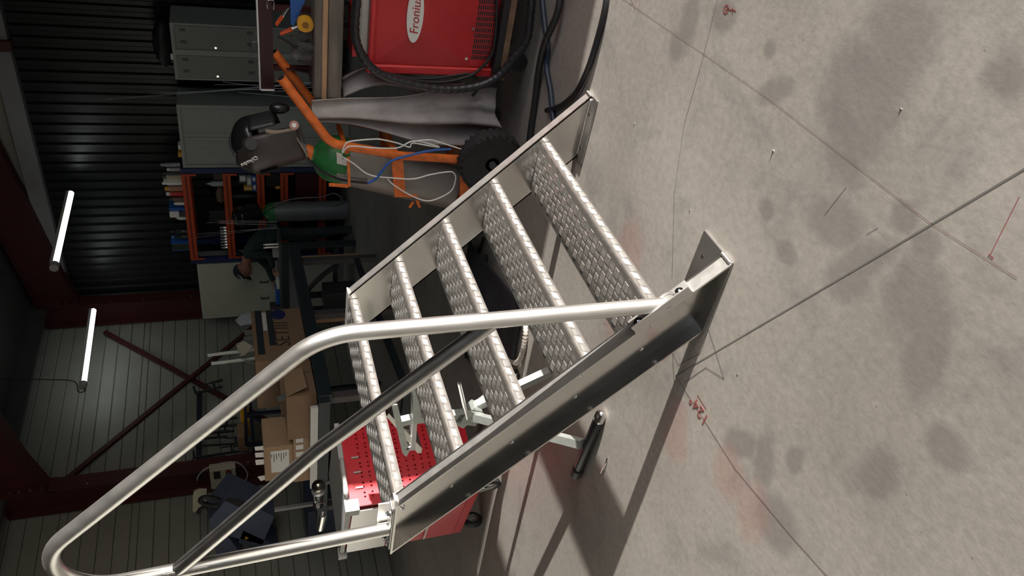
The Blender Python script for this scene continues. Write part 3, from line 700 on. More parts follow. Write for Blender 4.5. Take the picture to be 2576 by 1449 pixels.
MB().grid(lambda u, v: L1(-.03-.10*sin(pi*u*.8+.3), (u-.5)*.21, .05-.13*v), 14, 6).build('liner', mat('liner_black', (.02,.022,.024), .4), h1, smooth=60, solid=.003)
MB().cyl(PX(740,315,3.115), PX(740,315,3.11), .020, n=20).build('lens_button', mat('pink_disc', (.45,.22,.18), .5), h1); MB().cyl(PX(740,315,3.109), PX(740,315,3.107), .010, n=16).build('lens_centre', WHITE, h1)
MB().grid(lambda u, v: PX(668+75*v, 329+3*sin(v*5)+(u-.5)*9*(1-.4*v), 3.125+.01*sin(v*4)), 4, 8).build('leather_strap', TAN, h1, smooth=60, solid=.003)
MB().ball(PX(703,272,3.24), (.03,.025,.045), 12, 8).build('neck_pad', BLACKG, h1, smooth=60)
text('maker_name', 'Olympe', .026, L1(.075,-.122,.085), V((.05,.45,.85)), V((-.1,-.85,.45)), WHITE, h1, .003)
MB().tube(curve_pts([L1(.02,-.115,-.16), L1(.10,-.07,-.175), L1(.13,0,-.17), L1(.10,.07,-.17)]), .004, 6).build('trim_edge', TAN, h1, smooth=60)
# loose leads on the trolley
def lead(name, pts, r, m_, lab, cat='cable', k=8, n=8): return tag(MB().tube(curve_pts(pts, k), r, n).build(name, m_, None, smooth=60), lab, cat)
GX = 3.095
lp = lambda pts, X=GX: [PX(x, y, X) for x, y in pts]
lead('white_cable', lp([(1170,378),(1105,358),(1080,352),(1040,358),(1100,370),(1095,366),(1040,355),(1000,372),(940,372),(880,368),(862,384),(866,368),(880,356),(940,350),(965,352),(1000,360),(1030,370),(1040,360),(1100,370)]), .0035, WHITE, 'thin white cable looped over the orange trolley frame')
lead('white_cable', lp([(862,395),(890,412),(930,440),(990,448),(1040,450),(1080,440),(1120,433),(1140,434),(1146,450),(1135,480),(1100,500),(1070,505),(1030,490),(990,465),(975,450)]), .0035, WHITE, 'thin white cable hanging in a loop across the gas cylinder')
lead('blue_hose', lp([(1135,375),(1090,378),(1040,388),(985,405),(960,432),(945,450),(925,461)]), .006, BLUE, 'blue hose strung diagonally across the orange trolley', 'hose')
lead('black_hose', lp([(745,375),(770,395),(800,425),(850,450),(900,458),(925,460)], 3.15), .007, BLACK, 'black rubber hose curling off the gas cylinder valve', 'hose')

# ------------------------------------------------------------------ red welding machine on its wooden cart
wm = thing('welding_machine', 'red welding machine with white logo oval on its side', 'welding machine', (3.45, 1.0, .16))
WX = 3.215
MB().cbox(WX, WX+.32, .58, 1.405, .185, .755, .012).build('body', RED_W, wm)
MB().cbox(WX-.012, WX+.02, 1.385, 1.425, .18, .765, .006).build('corner_post', mat('red_bright', (.60,.03,.035), .4), wm); MB().cbox(WX-.006, WX+.02, .58, 1.39, .735, .758, .004).build('top_rail', mat('red_bright', (0,0,0)), wm)
# embossed side panel, hipped towards its middle
y0, y1, z0, z1 = .60, 1.378, .305, .73; e = .026
ya, yb, zm = y1-.2, y0+.2, (z0+z1)/2
MB().add([(WX-.003,y0,z0),(WX-.003,y1,z0),(WX-.003,y1,z1),(WX-.003,y0,z1),(WX-.003-e,yb,zm),(WX-.003-e,ya,zm),(WX,y0,z0),(WX,y1,z0),(WX,y1,z1),(WX,y0,z1)],
         [(0,1,5,4),(1,2,5),(2,3,4,5),(3,0,4),(0,6,7,1),(1,7,8,2),(2,8,9,3),(3,9,6,0)]).build('side_panel', RED_W, wm)
lp_ = MB().box(WX-.005, WX+.001, .60, 1.378, .20, .295).build('lower_panel', RED_W, wm)
# ventilation grille
gm = MB()
for i in range(11):
    for j in range(9):
        yy = 1.355 - .012 - i*.0255; zq = .20 + .004 + j*.0098
        gm.box(WX-.0062, WX-.0045, yy-.02, yy, zq, zq+.0062)
gm.build('vent_slots', BLACK, lp_, kind='stuff')
for y_, z_ in ((1.20,.30),(1.34,.313),(1.365,.215)): MB().cyl((WX-.004,y_,z_),(WX-.010,y_,z_),.007,n=10).build('screw', CHROME, wm)
# logo oval with lettering
oc = PX(1045,38,WX-.031); oy, oz, orx, orz = oc.y, oc.z, .122, .036
MB().prism([(WX-.031, oy+orx*cos(a), oz+orz*sin(a)) for a in [i*2*pi/40 for i in range(40)]], (.006,0,0)).build('logo_oval', WHITE, wm)
text('logo_text', 'Fronius', .054, (WX-.0315, PX(1047,87,WX-.032).y, oz-.002), (0,-1,0), (0,0,1), mat('logo_red', (.42,.012,.02), .5), wm, .0006, align='LEFT', shear=.15)
MB().cbox(WX+.02, WX+.31, .60, 1.36, .755, .80, .01).build('top_cover', LGREY, wm)
MB().box(WX+.06, WX+.2, 1.18, 1.38, .79, .82).build('cable_box', mat('red_bright', (0,0,0)), wm); MB().cyl((WX+.04,1.25,.80),(WX+.04,1.25,.835),.014,n=12).build('connector', CHROME, wm)
cart = thing('welder_cart', 'low cart with wooden deck under the red welding machine', 'cart', (3.45,1.0,0))
MB().box(WX-.04, WX+.34, .5, 1.425, .125, .155).build('deck_board', mat('brown_board', (.20,.115,.07), .8, 0, .2, 14, bump=.3), cart); MB().box(WX-.045, WX+.345, .5, 1.43, .155, .185).build('deck_rail', BLACK, cart)
for x_, y_ in ((WX+.03,1.36),(WX+.28,1.36),(WX+.03,.62),(WX+.28,.62)):
    w = MB().cyl((x_-.014,y_,.045),(x_+.014,y_,.045),.045,n=18).build('castor_wheel', BLACK, cart); MB().box(x_-.02,x_+.02,y_-.02,y_+.02,.085,.125).build('castor_fork', CHROME, w)
hose = lp([(900,-20),(893,60),(898,110),(925,160),(965,190),(1020,208),(1090,222),(1150,224),(1210,214),(1255,190),(1290,150),(1325,100),(1335,30),(1338,-20)], WX-.06)
hp = curve_pts(hose, 10)
for q in hp: q.z = max(q.z, .022)
ho = thing('hose_package', 'thick black corrugated torch hose looped around the red welding machine', 'hose', hp[60])
MB().tube(hp, [.019*(1+.10*sin(i*2.1)) for i in range(len(hp))], 12).build('hose_sleeve', mat('hose_sleeve', (.022,.022,.026), .35, 0, .2, 30), ho, smooth=60)
lead('black_cable', lp([(970,182),(1010,196),(1060,204),(1110,207),(1160,198),(1200,180),(1235,140),(1246,90),(1249,40),(1250,-10)], WX-.025), .007, BLACK, 'black power cable hanging against the red welding machine')
lead('black_cable', lp([(985,186),(1030,196),(1090,197),(1140,190),(1180,186),(1200,200),(1200,225),(1188,242)], WX-.01), .007, BLACK, 'short black cable dangling beside the red welding machine')
lead('black_cable', [PZ(x,y,.013)+V((0,0,0)) for x,y in [(1530,-40),(1522,20),(1505,90),(1480,170),(1450,230),(1418,262),(1395,272),(1375,278)]], .012, BLACK, 'single black cable curving through the sunlight on the floor')
lead('black_cable', [PZ(x,y,q) for x,y,q in [(1412,-20,.017),(1400,40,.03),(1370,110,.044),(1355,180,.025),(1345,260,.017),(1335,330,.017),(1325,420,.017)]], .016, BLACK, 'thick black cable lying in the shade across a blue hose')
lead('blue_hose', [PZ(x,y,.013) for x,y in [(1362,-20),(1370,60),(1378,120),(1375,170),(1385,230),(1392,300),(1405,380),(1400,470)]], .013, mat('dull_blue', (.02,.03,.055), .5), 'dull blue hose lying in the shade beside the thick black cable', 'hose')
lead('black_cable', [PZ(x,y,.014) for x,y in [(1215,600),(1200,660),(1215,740),(1255,800),(1275,860),(1262,915),(1240,860),(1225,760),(1222,640)]], .011, BLACK, 'black cable coiled on the floor behind the stair treads')
# ------------------------------------------------------------------ wooden workbench above the welder
wbn = thing('workbench', 'heavy weathered timber workbench with pale lath along its edge', 'workbench', (3.65, .6, 0))
BX, BY = 3.235, 1.575
MB().cbox(BX+.02, BX+.75, -.8, BY, .905, .985, .004).build('top_plank', WOOD, wbn); MB().cbox(BX+.012, BX+.05, -.8, BY+.01, .93, .953, .002).build('edge_lath', WOOD_L, wbn)
MB().cbox(BX, BX+.07, -.8, BY-.01, .868, .928, .004).build('front_beam', WOOD, wbn); MB().cbox(BX+.07, BX+.7, -.8, BY-.06, .862, .905, .004).build('under_plank', WOOD, wbn)
for y_ in (1.40, .2, -.6):
    for x_ in (BX+.38, BX+.68): MB().box(x_-.03, x_+.03, y_-.03, y_+.03, 0, .862).build('leg', DGREY, wbn)
MB().box(BX+.35, BX+.41, -.6, 1.4, .10, .16).build('stretcher', DGREY, wbn)
# what stands on it
tr = thing('steel_tray', 'dark red steel channel with pale rim standing above the workbench', 'steel channel', (3.42, 1.2, .985))
TYX = 3.40
pA, pB = PX(653,226,TYX), PX(690,226,TYX)
MB().box(TYX, TYX+.05, .6, pA.y-.004, pB.z, pA.z-.006).build('web', mat('dark_red_steel', (.045,.014,.016), .4, 0, .2, 6), tr)
MB().box(TYX-.01, TYX+.06, .6, pA.y, pA.z-.006, pA.z).build('rim', WHITE, tr); MB().box(TYX-.01, TYX+.06, pA.y-.004, pA.y, pB.z, pA.z).build('rim', WHITE, tr)
for px_ in (170, 20): q = PX(700,px_,TYX+.02); MB().box(TYX+.01, TYX+.03, q.y-.012, q.y+.012, .985, pB.z+.01).build('post', REDOX, tr)
q = PX(648,115,TYX-.01); MB().cbox(TYX-.02, TYX, q.y-.022, q.y+.022, pA.z+.002, pA.z+.03, .003).build('toggle', DGREY, tr)
yt = PX(766,60,3.30); t_ = thing('tape_measure', 'round yellow tape measure on the timber workbench', 'tape measure', (3.30, yt.y, .985))
MB().prism([(3.285, yt.y+.034*cos(a)*(1 if abs(cos(a))<.8 else .92), 1.020+.034*sin(a)) for a in [i*2*pi/24 for i in range(24)]], (.035,0,0)).build('case', YELLOW, t_, smooth=30)
MB().cyl((3.2845,yt.y,1.02),(3.283,yt.y,1.02),.014,n=16).build('badge', mat('amber', (.25,.10,.01), .5), t_)
q0, q1, q2, q3 = PX(730,-10,3.33), PX(732,62,3.33), PX(739,64,3.33), PX(773,-10,3.33)
bl = MB().prism([q0, q1, q2, q3], (.02,0,0)).build('blue_square', BLUE, None); tag(bl, 'bright blue wedge shaped gauge standing on the workbench', 'gauge')
for i, (a, b_, lab) in enumerate((((706,85),(765,60),'small pliers with orange grips lying by the yellow tape'), ((695,62),(728,18),'orange handled cutters leaning under the dark red channel'))):
    A, B_ = PX(*a, 3.36), PX(*b_, 3.36); r = thing('pliers', lab, 'pliers', (A.x, A.y, .985))
    for s_ in (-.006,.006): MB().tube([A+V((s_,0,0)), A.lerp(B_,.5)+V((s_*2,0,0))], .006, 8).build('grip', mat('orange_grip', (.70,.09,.02), .5), r, smooth=60)
    MB().tube([A.lerp(B_,.5), B_], [.010,.003], 8).build('jaw', CHROME, r, smooth=60)
def bag(u, v):
    y = PX(770,150,3.36).y - .10*u; z_ = .99 + (.09*(1-abs(2*v-1)**2))*(.6+.4*sin(u*8)) ; return V((3.30+.14*v+.012*sin(u*13+v*7), y+.01*sin(v*9), z_+.006*sin(u*21)))
tag(MB().grid(bag, 16, 16).build('plastic_bag', GLASSY, None, smooth=80), 'crumpled clear plastic bag on the end of the workbench', 'bag')
tag(MB().bar(PX(700,95,3.42), PX(785,140,3.42), .03, .008).build('flat_bar', mat('dull_steel', (.12,.11,.10), .5, .4), None), 'dull flat steel offcut leaning under the red channel', 'steel bar')
tag(MB().bar(PX(720,172,3.40), PX(776,182,3.40), .02, .006).build('flat_bar', mat('dark_red_steel', (0,0,0)), None), 'dark red flat strip poking out over the bench end', 'steel bar')
tag(MB().tube(curve_pts([PX(672,22,3.37),PX(672,2,3.37),PX(688,2,3.37),PX(688,24,3.37)]), .004, 6).build('wire_hook', CHROME, None, smooth=60), 'bent bright wire hook beside the dark red channel', 'hook')
# ------------------------------------------------------------------ furniture along the dark wall
FX = 8.38      # front plane of the cupboards
lk = thing('metal_locker', 'grey-green steel locker with four slotted doors', 'locker', (FX+.25, 3.56, 0))
LY0, LY1, LZ = 3.246, 3.871, 1.875
MB().cbox(FX+.012, FX+.50, LY0, LY1, .10, LZ, .006).build('body', LOCKER_D, lk)
MB().box(FX, FX+.02, LY0, LY1, LZ-.03, LZ).build('front_frame', LOCKER, lk); MB().box(FX, FX+.02, LY0, LY0+.02, .1, LZ-.03).build('front_frame', LOCKER, lk); MB().box(FX, FX+.02, LY1-.02, LY1, .1, LZ-.03).build('front_frame', LOCKER, lk)
ym = (LY0+LY1)/2; MB().box(FX-.006, FX+.02, ym-.03, ym+.03, .1, LZ-.03).build('front_frame', LOCKER, lk); MB().box(FX, FX+.02, LY0, LY1, .1, .14).build('front_frame', LOCKER, lk)
DOORM = mat('locker_door', (.25,.265,.24), .55, 0, .05, 5)
for a, b_ in ((LY0+.024, ym-.034), (ym+.034, LY1-.024)):
    for z0, z1 in ((1.01, LZ-.04), (.15, .995)):
        d = MB().cbox(FX-.004, FX+.014, a, b_, z0, z1, .003).build('door', DOORM, lk)
        sl_ = MB()
        for zc in (z0+.08, z1-.08):
            for q in (.12, .62):
                for k in range(3): yy = a + (b_-a)*q + k*.012; sl_.box(FX-.0055, FX-.003, yy, yy+.005, zc-.03, zc+.03)
        for k in range(3): pass
        sl_.build('vent_slots', mat('slot_dark', (.03,.03,.03), .8), d, kind='stuff')
        MB().cyl((FX-.004, b_-.035, (z0+z1)/2+.02), (FX-.022, b_-.035, (z0+z1)/2+.02), .013, n=12).build('lock_knob', CHROME, d)
for y_ in (LY0+.04, LY1-.04):
    for x_ in (FX+.04, FX+.46): MB().box(x_-.02, x_+.02, y_-.02, y_+.02, 0, .10).build('leg', DGREY, lk)
# dark bundle on the locker
def lump(name, lab, cat, c, r, m_, seed=0):
    rnd = random.Random(seed); mb = MB().ball(c, r, 18, 10)
    for v in mb.v: v += V((rnd.uniform(-1,1)*r[0], rnd.uniform(-1,1)*r[1], rnd.uniform(-1,1)*r[2]))*.13
    for v in mb.v: v.z = max(v.z, c[2]-r[2]*.8)
    return tag(mb.build(name, m_, None, smooth=80), lab, cat)
lump('tool_bag', 'dark slumped tool bag on top of the locker', 'bag', (FX+.2,3.55,1.965), (.16,.25,.10), BLACK, 3)
tag(MB().box(FX+.03, FX+.05, 3.60, 3.66, 1.875, 1.90).build('paper_tag', WHITE), 'small white paper tag beside the bag on the locker', 'tag')
# roller shutter cupboard
cb_ = thing('shutter_cupboard', 'tall grey office cupboard with two ribbed roller shutters', 'cupboard', (FX+.25, 4.57, 0))
CY0, CY1, CZ = 4.171, 4.97, 1.898
MB().cbox(FX+.02, FX+.45, CY0, CY1, 0, CZ, .005).build('body', LOCKER_D, cb_)
for a in ((CY0, CY1, CZ-.035, CZ), (CY0, CY0+.035, .06, CZ-.035), (CY1-.035, CY1, .06, CZ-.035), (CY0, CY1, 0, .06)): MB().box(FX, FX+.02, *a).build('front_frame', LOCKER, cb_)
cm = (CY0+CY1)/2
for a, b_ in ((CY0+.038, cm-.003), (cm+.003, CY1-.038)):
    sh_ = MB(); ns_ = 32
    for i in range(ns_):
        y0 = a + (b_-a)*i/ns_; y1 = a + (b_-a)*(i+.93)/ns_
        sh_.prism([(FX+.014,y0,.065),(FX+.011,(y0+y1)/2,.065),(FX+.014,y1,.065)], (0,0,CZ-.105))
    o = sh_.build('shutter_slats', mat('shutter', (.42,.44,.40), .5, 0, .04), cb_, kind='stuff')
    e_ = (b_-.04, b_) if b_ < cm else (a, a+.04); MB().box(FX+.004, FX+.014, e_[0], e_[1], .065, CZ-.04).build('grip_rail', LOCKER, cb_)
def boxthing(name, lab, cat, x0, x1, y0, y1, z0, z1, m_, group=None): return tag(MB().cbox(x0,x1,y0,y1,z0,z1,.004).build(name, m_), lab, cat, group)
boxthing('small_box', 'small yellow box on top of the shutter cupboard', 'box', FX+.05, FX+.15, 4.80, 4.86, 1.899, 1.94, YELLOW)
boxthing('small_box', 'small white carton on top of the shutter cupboard', 'box', FX+.05, FX+.15, 4.70, 4.76, 1.899, 1.93, WHITE)
# ------------------------------------------------------------------ storage rack
rk = thing('storage_rack', 'storage rack with blue uprights and bright orange beams', 'rack', (FX+.25, 5.65, 0))
RY0, RY1 = 5.012, 6.345
for y_ in (RY0, RY1):
    for x_ in (FX+.02, FX+.44): MB().box(x_-.03, x_+.03, y_-.035, y_+.035, 0, 1.93).build('upright', BLUE_R, rk)
    for z0, z1 in ((.2,.7),(.7,1.2),(1.2,1.7)): MB().bar((FX+.02,y_,z0),(FX+.44,y_,z1),.02,.02).build('lattice_strut', BLUE_R, rk)
BZ = (1.885, 1.43, 1.045, .765, .30)
for z_ in BZ:
    for x_ in (FX, FX+.45):
        b_ = MB().box(x_-.02, x_+.02, RY0+.035, RY1-.035, z_-.045, z_+.045).build('shelf_beam', ORANGE_R, rk); MB().box(x_-.022, x_-.018, RY0+.035, RY1-.035, z_-.008, z_+.008).build('beam_groove', mat('groove_red', (.16,.02,.01), .6), b_)
    for y_ in (RY0+.045, RY1-.045): MB().box(FX-.026, FX-.018, y_-.012, y_+.012, z_-.12, z_+.045).build('beam_hook', ORANGE_R, rk)
    MB().box(FX+.02, FX+.43, RY0+.03, RY1-.03, z_+.035, z_+.044).build('shelf_board', mat('shelf_board', (.05,.05,.055), .7), rk)
for k in range(4):   # pale struts seen through the rack
    y_ = 5.42+.22*k; MB().box(FX+.40, FX+.43, y_-.02, y_+.02, 1.08, 1.40).build('back_strut', mat('strut_grey_blue', (.10,.13,.17), .5), rk)
SHZ = lambda i: BZ[i]+.0455
# cans and bottles on the top shelf
def can(y, h, r, m_, cap, lab, x=FX+.06, z=None, shape='can'):
    z = SHZ(0) if z is None else z
    t = thing('spray_can' if shape == 'can' else 'bottle', lab, 'can' if shape == 'can' else 'bottle', (x,y,z), 0, 'cans and bottles on the storage rack')
    if shape == 'can': MB().lathe([(r*.92,0),(r,.006),(r,h*.72),(r*.7,h*.78),(r*.7,h*.8)], (x,y,z), n=16).build('body', m_, t, smooth=40); MB().lathe([(r*.72,h*.79),(r*.72,h*.96),(r*.5,h)], (x,y,z), n=14).build('cap', cap, t, smooth=40)
    else: MB().lathe([(r*.9,0),(r,.01),(r,h*.6),(r*.35,h*.8),(r*.35,h*.9)], (x,y,z), n=16).build('body', m_, t, smooth=40); MB().lathe([(r*.42,h*.88),(r*.3,h)], (x,y,z), n=12).build('cap', cap, t, smooth=40)
    return t
GREYC = mat('can_grey', (.33,.33,.36), .4, .3); TANC = mat('can_tan', (.45,.38,.28), .5); REDC = mat('can_red', (.50,.03,.03), .4); BLK = DGREY
py = lambda y: PX(450, y, FX+.06).y
for y_, h, r, m_, cap, lab in ((414,.21,.026,GREYC,GREYC,'slim silver tube first in the row on the rack top'),(426,.15,.026,GREYC,WHITE,'short grey can second in the row on the rack top'),(436,.20,.02,BLK,BLK,'thin black can third in the row on the rack top'),
    (444,.21,.028,TANC,BLK,'tan can with black nozzle on the rack top'),(452,.20,.025,CREAM,CREAM,'cream can with yellow nozzle on the rack top'),(460,.22,.028,WHITE,WHITE,'white can with white cap on the rack top'),(474,.20,.035,mat('can_rust',(.42,.2,.14),.5),YELLOW,'white and rust printed can on the rack top'),
    (487,.19,.034,REDC,WHITE,'red printed can with white lettering on the rack top'),(501,.16,.03,mat('can_brown',(.16,.10,.07),.5),BLK,'brown can beside the blue bin on the rack top'),(512,.12,.022,WHITE,WHITE,'small white tub beside the blue bin on the rack top')):
    can(py(y_), h, r, m_, cap, lab)
can(py(549), .13, .022, WHITE, mat('can_red',(0,0,0)), 'white squeeze bottle with red label on the rack top', shape='bottle')
can(py(582), .20, .03, mat('dark_glass',(.03,.04,.04),.15), BLK, 'dark glass bottle on the rack top by the blue crate', shape='bottle'); can(py(596), .19, .03, mat('dark_glass',(0,0,0)), GREYC, 'dark glass jar on the rack top by the blue crate', shape='bottle')
boxthing('paint_tin', 'blue lidded box on the rack top behind the white bag', 'box', FX+.04, FX+.2, py(528), py(521), SHZ(0), SHZ(0)+.18, BLUE)
boxthing('paper_bag', 'white printed paper bag on the rack top', 'bag', FX+.02, FX+.03+.1, py(543)-.005, py(528)+.004, SHZ(0)+.075, SHZ(0)+.18, WHITE); boxthing('dark_tin', 'dark tin under the white paper bag on the rack top', 'tin', FX+.02, FX+.13, py(540), py(529), SHZ(0), SHZ(0)+.074, DGREY)
cr = thing('blue_crate', 'bright blue crate of small parts on the rack top', 'crate', (FX+.1, py(615), SHZ(0)))
ya, yb = py(607), py(626)
MB().box(FX+.02,FX+.2,ya,ya+.012,SHZ(0),SHZ(0)+.21).build('side', BLUE, cr); MB().box(FX+.02,FX+.2,yb-.012,yb,SHZ(0),SHZ(0)+.20).build('side', BLUE, cr); MB().box(FX+.18,FX+.2,ya+.012,yb-.012,SHZ(0),SHZ(0)+.21).build('back', BLUE, cr); MB().box(FX+.02,FX+.03,ya+.012,yb-.012,SHZ(0),SHZ(0)+.20).build('window', mat('smoky_plastic',(.05,.06,.05),.2), cr)
# second shelf: bottle, sockets, junk
can(PX(540,462,FX+.06).y, .20, .035, mat('milky',(.35,.4,.42),.3), BLK, 'cloudy plastic bottle on the second rack shelf', z=SHZ(1), shape='bottle')
for k in range(8):
    y_ = 5.86 + k*.045; tag(MB().lathe([(.010,0),(.020,.004),(.020,.035),(.013,.06),(.012,.075)], (FX+.03,y_,SHZ(1)), n=14).build('socket_bit', CHROME, None, smooth=40), 'chrome socket in the row of eight on the second rack shelf', 'socket', 'chrome sockets in a row')
tag(MB().lathe([(.03,0),(.035,.05),(.02,.08)], (FX+.1,5.80,SHZ(1)), n=16).build('copper_cup', mat('copper',(.45,.2,.12),.4,.8), None, smooth=40), 'small copper cup behind the chrome sockets', 'cup')
boxthing('dark_case', 'black plastic case on the second rack shelf', 'case', FX+.05, FX+.3, 5.62, 5.78, SHZ(1), SHZ(1)+.19, BLACK)
lump('rag_heap', 'heap of brown rags on the second rack shelf', 'rags', (FX+.1,5.40,SHZ(1)+.04), (.08,.12,.05), mat('brown_rag',(.14,.09,.07),.9), 5)
boxthing('dark_case', 'dark carton standing on the second rack shelf by the bottle', 'case', FX+.05, FX+.25, 5.06, 5.17, SHZ(1), SHZ(1)+.10, mat('brown_carton',(.10,.07,.05),.8))
# third shelf: blue and white cartons
sz = SHZ(2)
for (a, b_, z0, z1, m_, lab) in ((5.10,5.20,0,.055,BLUE,'bright blue carton with white label, lowest of the pile'),(5.21,5.32,0,.05,BLUE,'bright blue carton beside the lowest of the pile'),(5.12,5.24,.057,.11,mat('carton_white',(.5,.52,.5),.6),'white carton resting on the blue cartons'),(5.25,5.31,.052,.15,YELLOW,'narrow yellow carton standing on the blue carton'),(5.08,5.20,.112,.20,mat('carton_grey',(.12,.12,.14),.6),'dark grey carton at the top of the pile')):
    t = thing('parts_carton', lab, 'carton', (FX+.1,(a+b_)/2,sz+z0)); MB().cbox(FX+.01, FX+.14, a, b_, sz+z0, sz+z1, .003).build('box', m_, t); MB().box(FX+.008, FX+.0098, a+.02, b_-.03, sz+z0+.012, sz+z1-.012).build('label', WHITE, t)
# lower shelf goods
for i, (a, b_, h) in enumerate(((5.10,5.3,.16),(5.85,6.2,.2))): boxthing('dark_case', ('dark toolbox on the low rack shelf behind the grey cylinder','dark toolbox on the low rack shelf at the end of the bench')[i], 'case', FX+.06, FX+.35, a, b_, SHZ(3), SHZ(3)+h, BLACK)
boxthing('dark_case', 'dark red crate low in the storage rack', 'case', FX+.03, FX+.4, 5.08, 5.5, SHZ(4), SHZ(4)+.28, mat('dark_crimson', (.06,.012,.015), .5))
tag(MB().lathe([(.02,0),(.022,.05),(.01,.06)], (FX-.04+.1,5.30,SHZ(3)), n=12).build('yellow_cup', YELLOW, None, smooth=40), 'small yellow cup on the low rack shelf', 'cup')
# ------------------------------------------------------------------ white two-door cupboard
wc = thing('steel_cupboard', 'pale cream two-door steel cupboard beside the storage rack', 'cupboard', (FX+.25, 6.88, 0))
WY0, WY1, WZ = 6.40, 7.345, 1.868
MB().cbox(FX+.012, FX+.28, WY0, WY1, 0, WZ, .005).build('body', LOCKER_D, wc); wm_ = (WY0+WY1)/2
for a, b_ in ((WY0+.008, wm_-.002), (wm_+.002, WY1-.008)):
    d = MB().cbox(FX-.008, FX+.012, a, b_, .06, WZ-.012, .004).build('door', CREAM, wc)
    hy = b_-.06 if False else (a+.14 if a > WY0+.2 else b_-.14); MB().tube([(FX-.008,hy,1.00),(FX-.035,hy,1.0),(FX-.035,hy,1.10),(FX-.008,hy,1.10)], .008, 8).build('handle', BLACK, d, smooth=40)
# ------------------------------------------------------------------ second gas cylinder with helmet
gc2 = thing('gas_cylinder', 'dark grey gas cylinder with green shoulder standing before the rack', 'gas cylinder', (8.18, 5.49, 0))
C2 = (8.18,5.49,0)
MB().lathe([(.11,0),(.122,.012),(.124,.03),(.124,.90)], C2, n=28).build('body', CYLDARK, gc2, smooth=40); MB().lathe([(.124,.90),(.12,.94),(.10,.985),(.06,1.02),(.04,1.04)], C2, n=28).build('shoulder', GREEN, gc2, smooth=40)
MB().lathe([(.042,1.03),(.042,1.07)], C2, n=16).build('neck_ring', ORANGE_R, gc2); MB().lathe([(.04,1.07),(.04,1.14),(.02,1.16)], C2, n=14).build('valve_cap', CYLDARK, gc2, smooth=40)
h3, L3 = helmet('welding_helmet', 'black welding helmet perched on the dark grey cylinder', (8.16,5.50,1.24), (-.75,.1,-.3), (0,.1,1), BLACKG, DGREY)
lead('grey_hose', [(8.10,5.40,1.0),(8.10,5.28,.78),(8.10,5.24,.55),(8.12,5.25,.35),(8.12,5.20,.18),(8.12,5.32,.08),(8.12,5.38,.2)], .008, mat('hose_grey',(.2,.2,.2),.5), 'thin grey hose drooping beside the dark grey cylinder', 'hose')
# filler rods leaning in bundles
ROD = mat('filler_rod', (.30,.30,.30), .35, .8)
def rods(pts, lab, grp, X, zf):
    for a, b_ in pts:
        p, q = PX(*a, X+.08), PX(*b_, X); d = q-p; q = p + d*((zf-p.z)/d.z) if d.z < -.05 else q
        tag(MB().tube([p, q], .0019, 5).build('filler_rod', ROD, None), lab, 'rod', grp)
rods([((255,250),(700,215)),((265,252),(690,218)),((380,235),(720,222)),((540,213),(700,214)),((600,232),(760,246)),((560,206),(740,228)),((620,225),(770,232)),((640,240),(765,222))], 'thin bright filler rod in the bundle leaning between locker and cupboard', 'filler rods between locker and cupboard', 8.3, 0.0)
rods([((480,600),(700,572)),((490,594),(690,570)),((520,560),(690,560)),((545,555),(690,557)),((550,562),(690,566)),((495,588),(700,574))], 'thin bright filler rod in the bundle rising from the far bench', 'filler rods at the far bench', 7.75, .901)
# ------------------------------------------------------------------ far bench and the bent worker
fbn = thing('workbench', 'dark steel workbench where the worker in a cap leans', 'workbench', (7.75, 5.85, 0))
MB().cbox(7.50, 7.86, 5.50, 6.62, .865, .90, .004).build('top_plate', mat('dark_plate',(.10,.10,.105),.5,.3), fbn); MB().box(7.49, 7.51, 5.50, 6.62, .78, .865).build('front_beam', TEAL, fbn)
for y_ in (5.54, 6.57):
    for x_ in (7.53, 7.82): MB().box(x_-.03, x_+.03, y_-.03, y_+.03, 0, .865).build('leg', TEAL, fbn)
MB().box(7.52, 7.54, 5.57, 6.54, .20, .26).build('stretcher', TEAL, fbn)
for i, (a, b_, h, m_, lab) in enumerate(((6.22,6.45,.05,BLUE,'flat blue and white packet on the far bench'),(6.05,6.2,.035,WHITE,'white packet on the far bench by the blue packet'),(6.50,6.60,.12,DGREY,'dark vice-like block at the end of the far bench'))):
    boxthing('packet' if i < 2 else 'steel_block', lab, 'packet' if i < 2 else 'block', 7.53, 7.66, a, b_, .9005, .90+h, m_)
tag(MB().cbox(7.56,7.60,5.98,6.01,.9005,.96,.003).build('wood_block', WOOD_L, None), 'small pale wood block by the worker hand', 'block')
rl = thing('rod_holder', 'bright steel tube rack for rods at the bench end', 'holder', (7.58,5.54,.90))
for k in range(4): MB().cyl((7.55+.02*(k%2),5.52+.022*k,.9005),(7.55+.02*(k%2),5.52+.022*k,1.05+.02*(k%2)),.010,n=12).build('tube', CHROME, rl, smooth=40)
MB().box(7.52,7.60,5.62,5.70,.9005,.97).build('clamp_block', LGREY, rl)
def skin_body(name, verts, edges, radii, material, parent, sub=2, rootv=0):
    me = bpy.data.meshes.new(name); me.from_pydata([V(v) - parent.location for v in verts], edges, []); me.materials.append(material)
    o = bpy.data.objects.new(name, me); COL.objects.link(o); o.parent = parent
    sk_ = o.modifiers.new('skin', 'SKIN'); sk_.use_smooth_shade = True
    for v, r in zip(me.skin_vertices[0].data, radii): v.radius = (r, r) if not isinstance(r, tuple) else r
    me.skin_vertices[0].data[rootv].use_root = True
    s_ = o.modifiers.new('sub', 'SUBSURF'); s_.levels = sub; s_.render_levels = sub
    return o
pe = thing('person', 'worker in dark green top and dark cap bent over the far bench', 'person', (8.13, 5.85, 0))
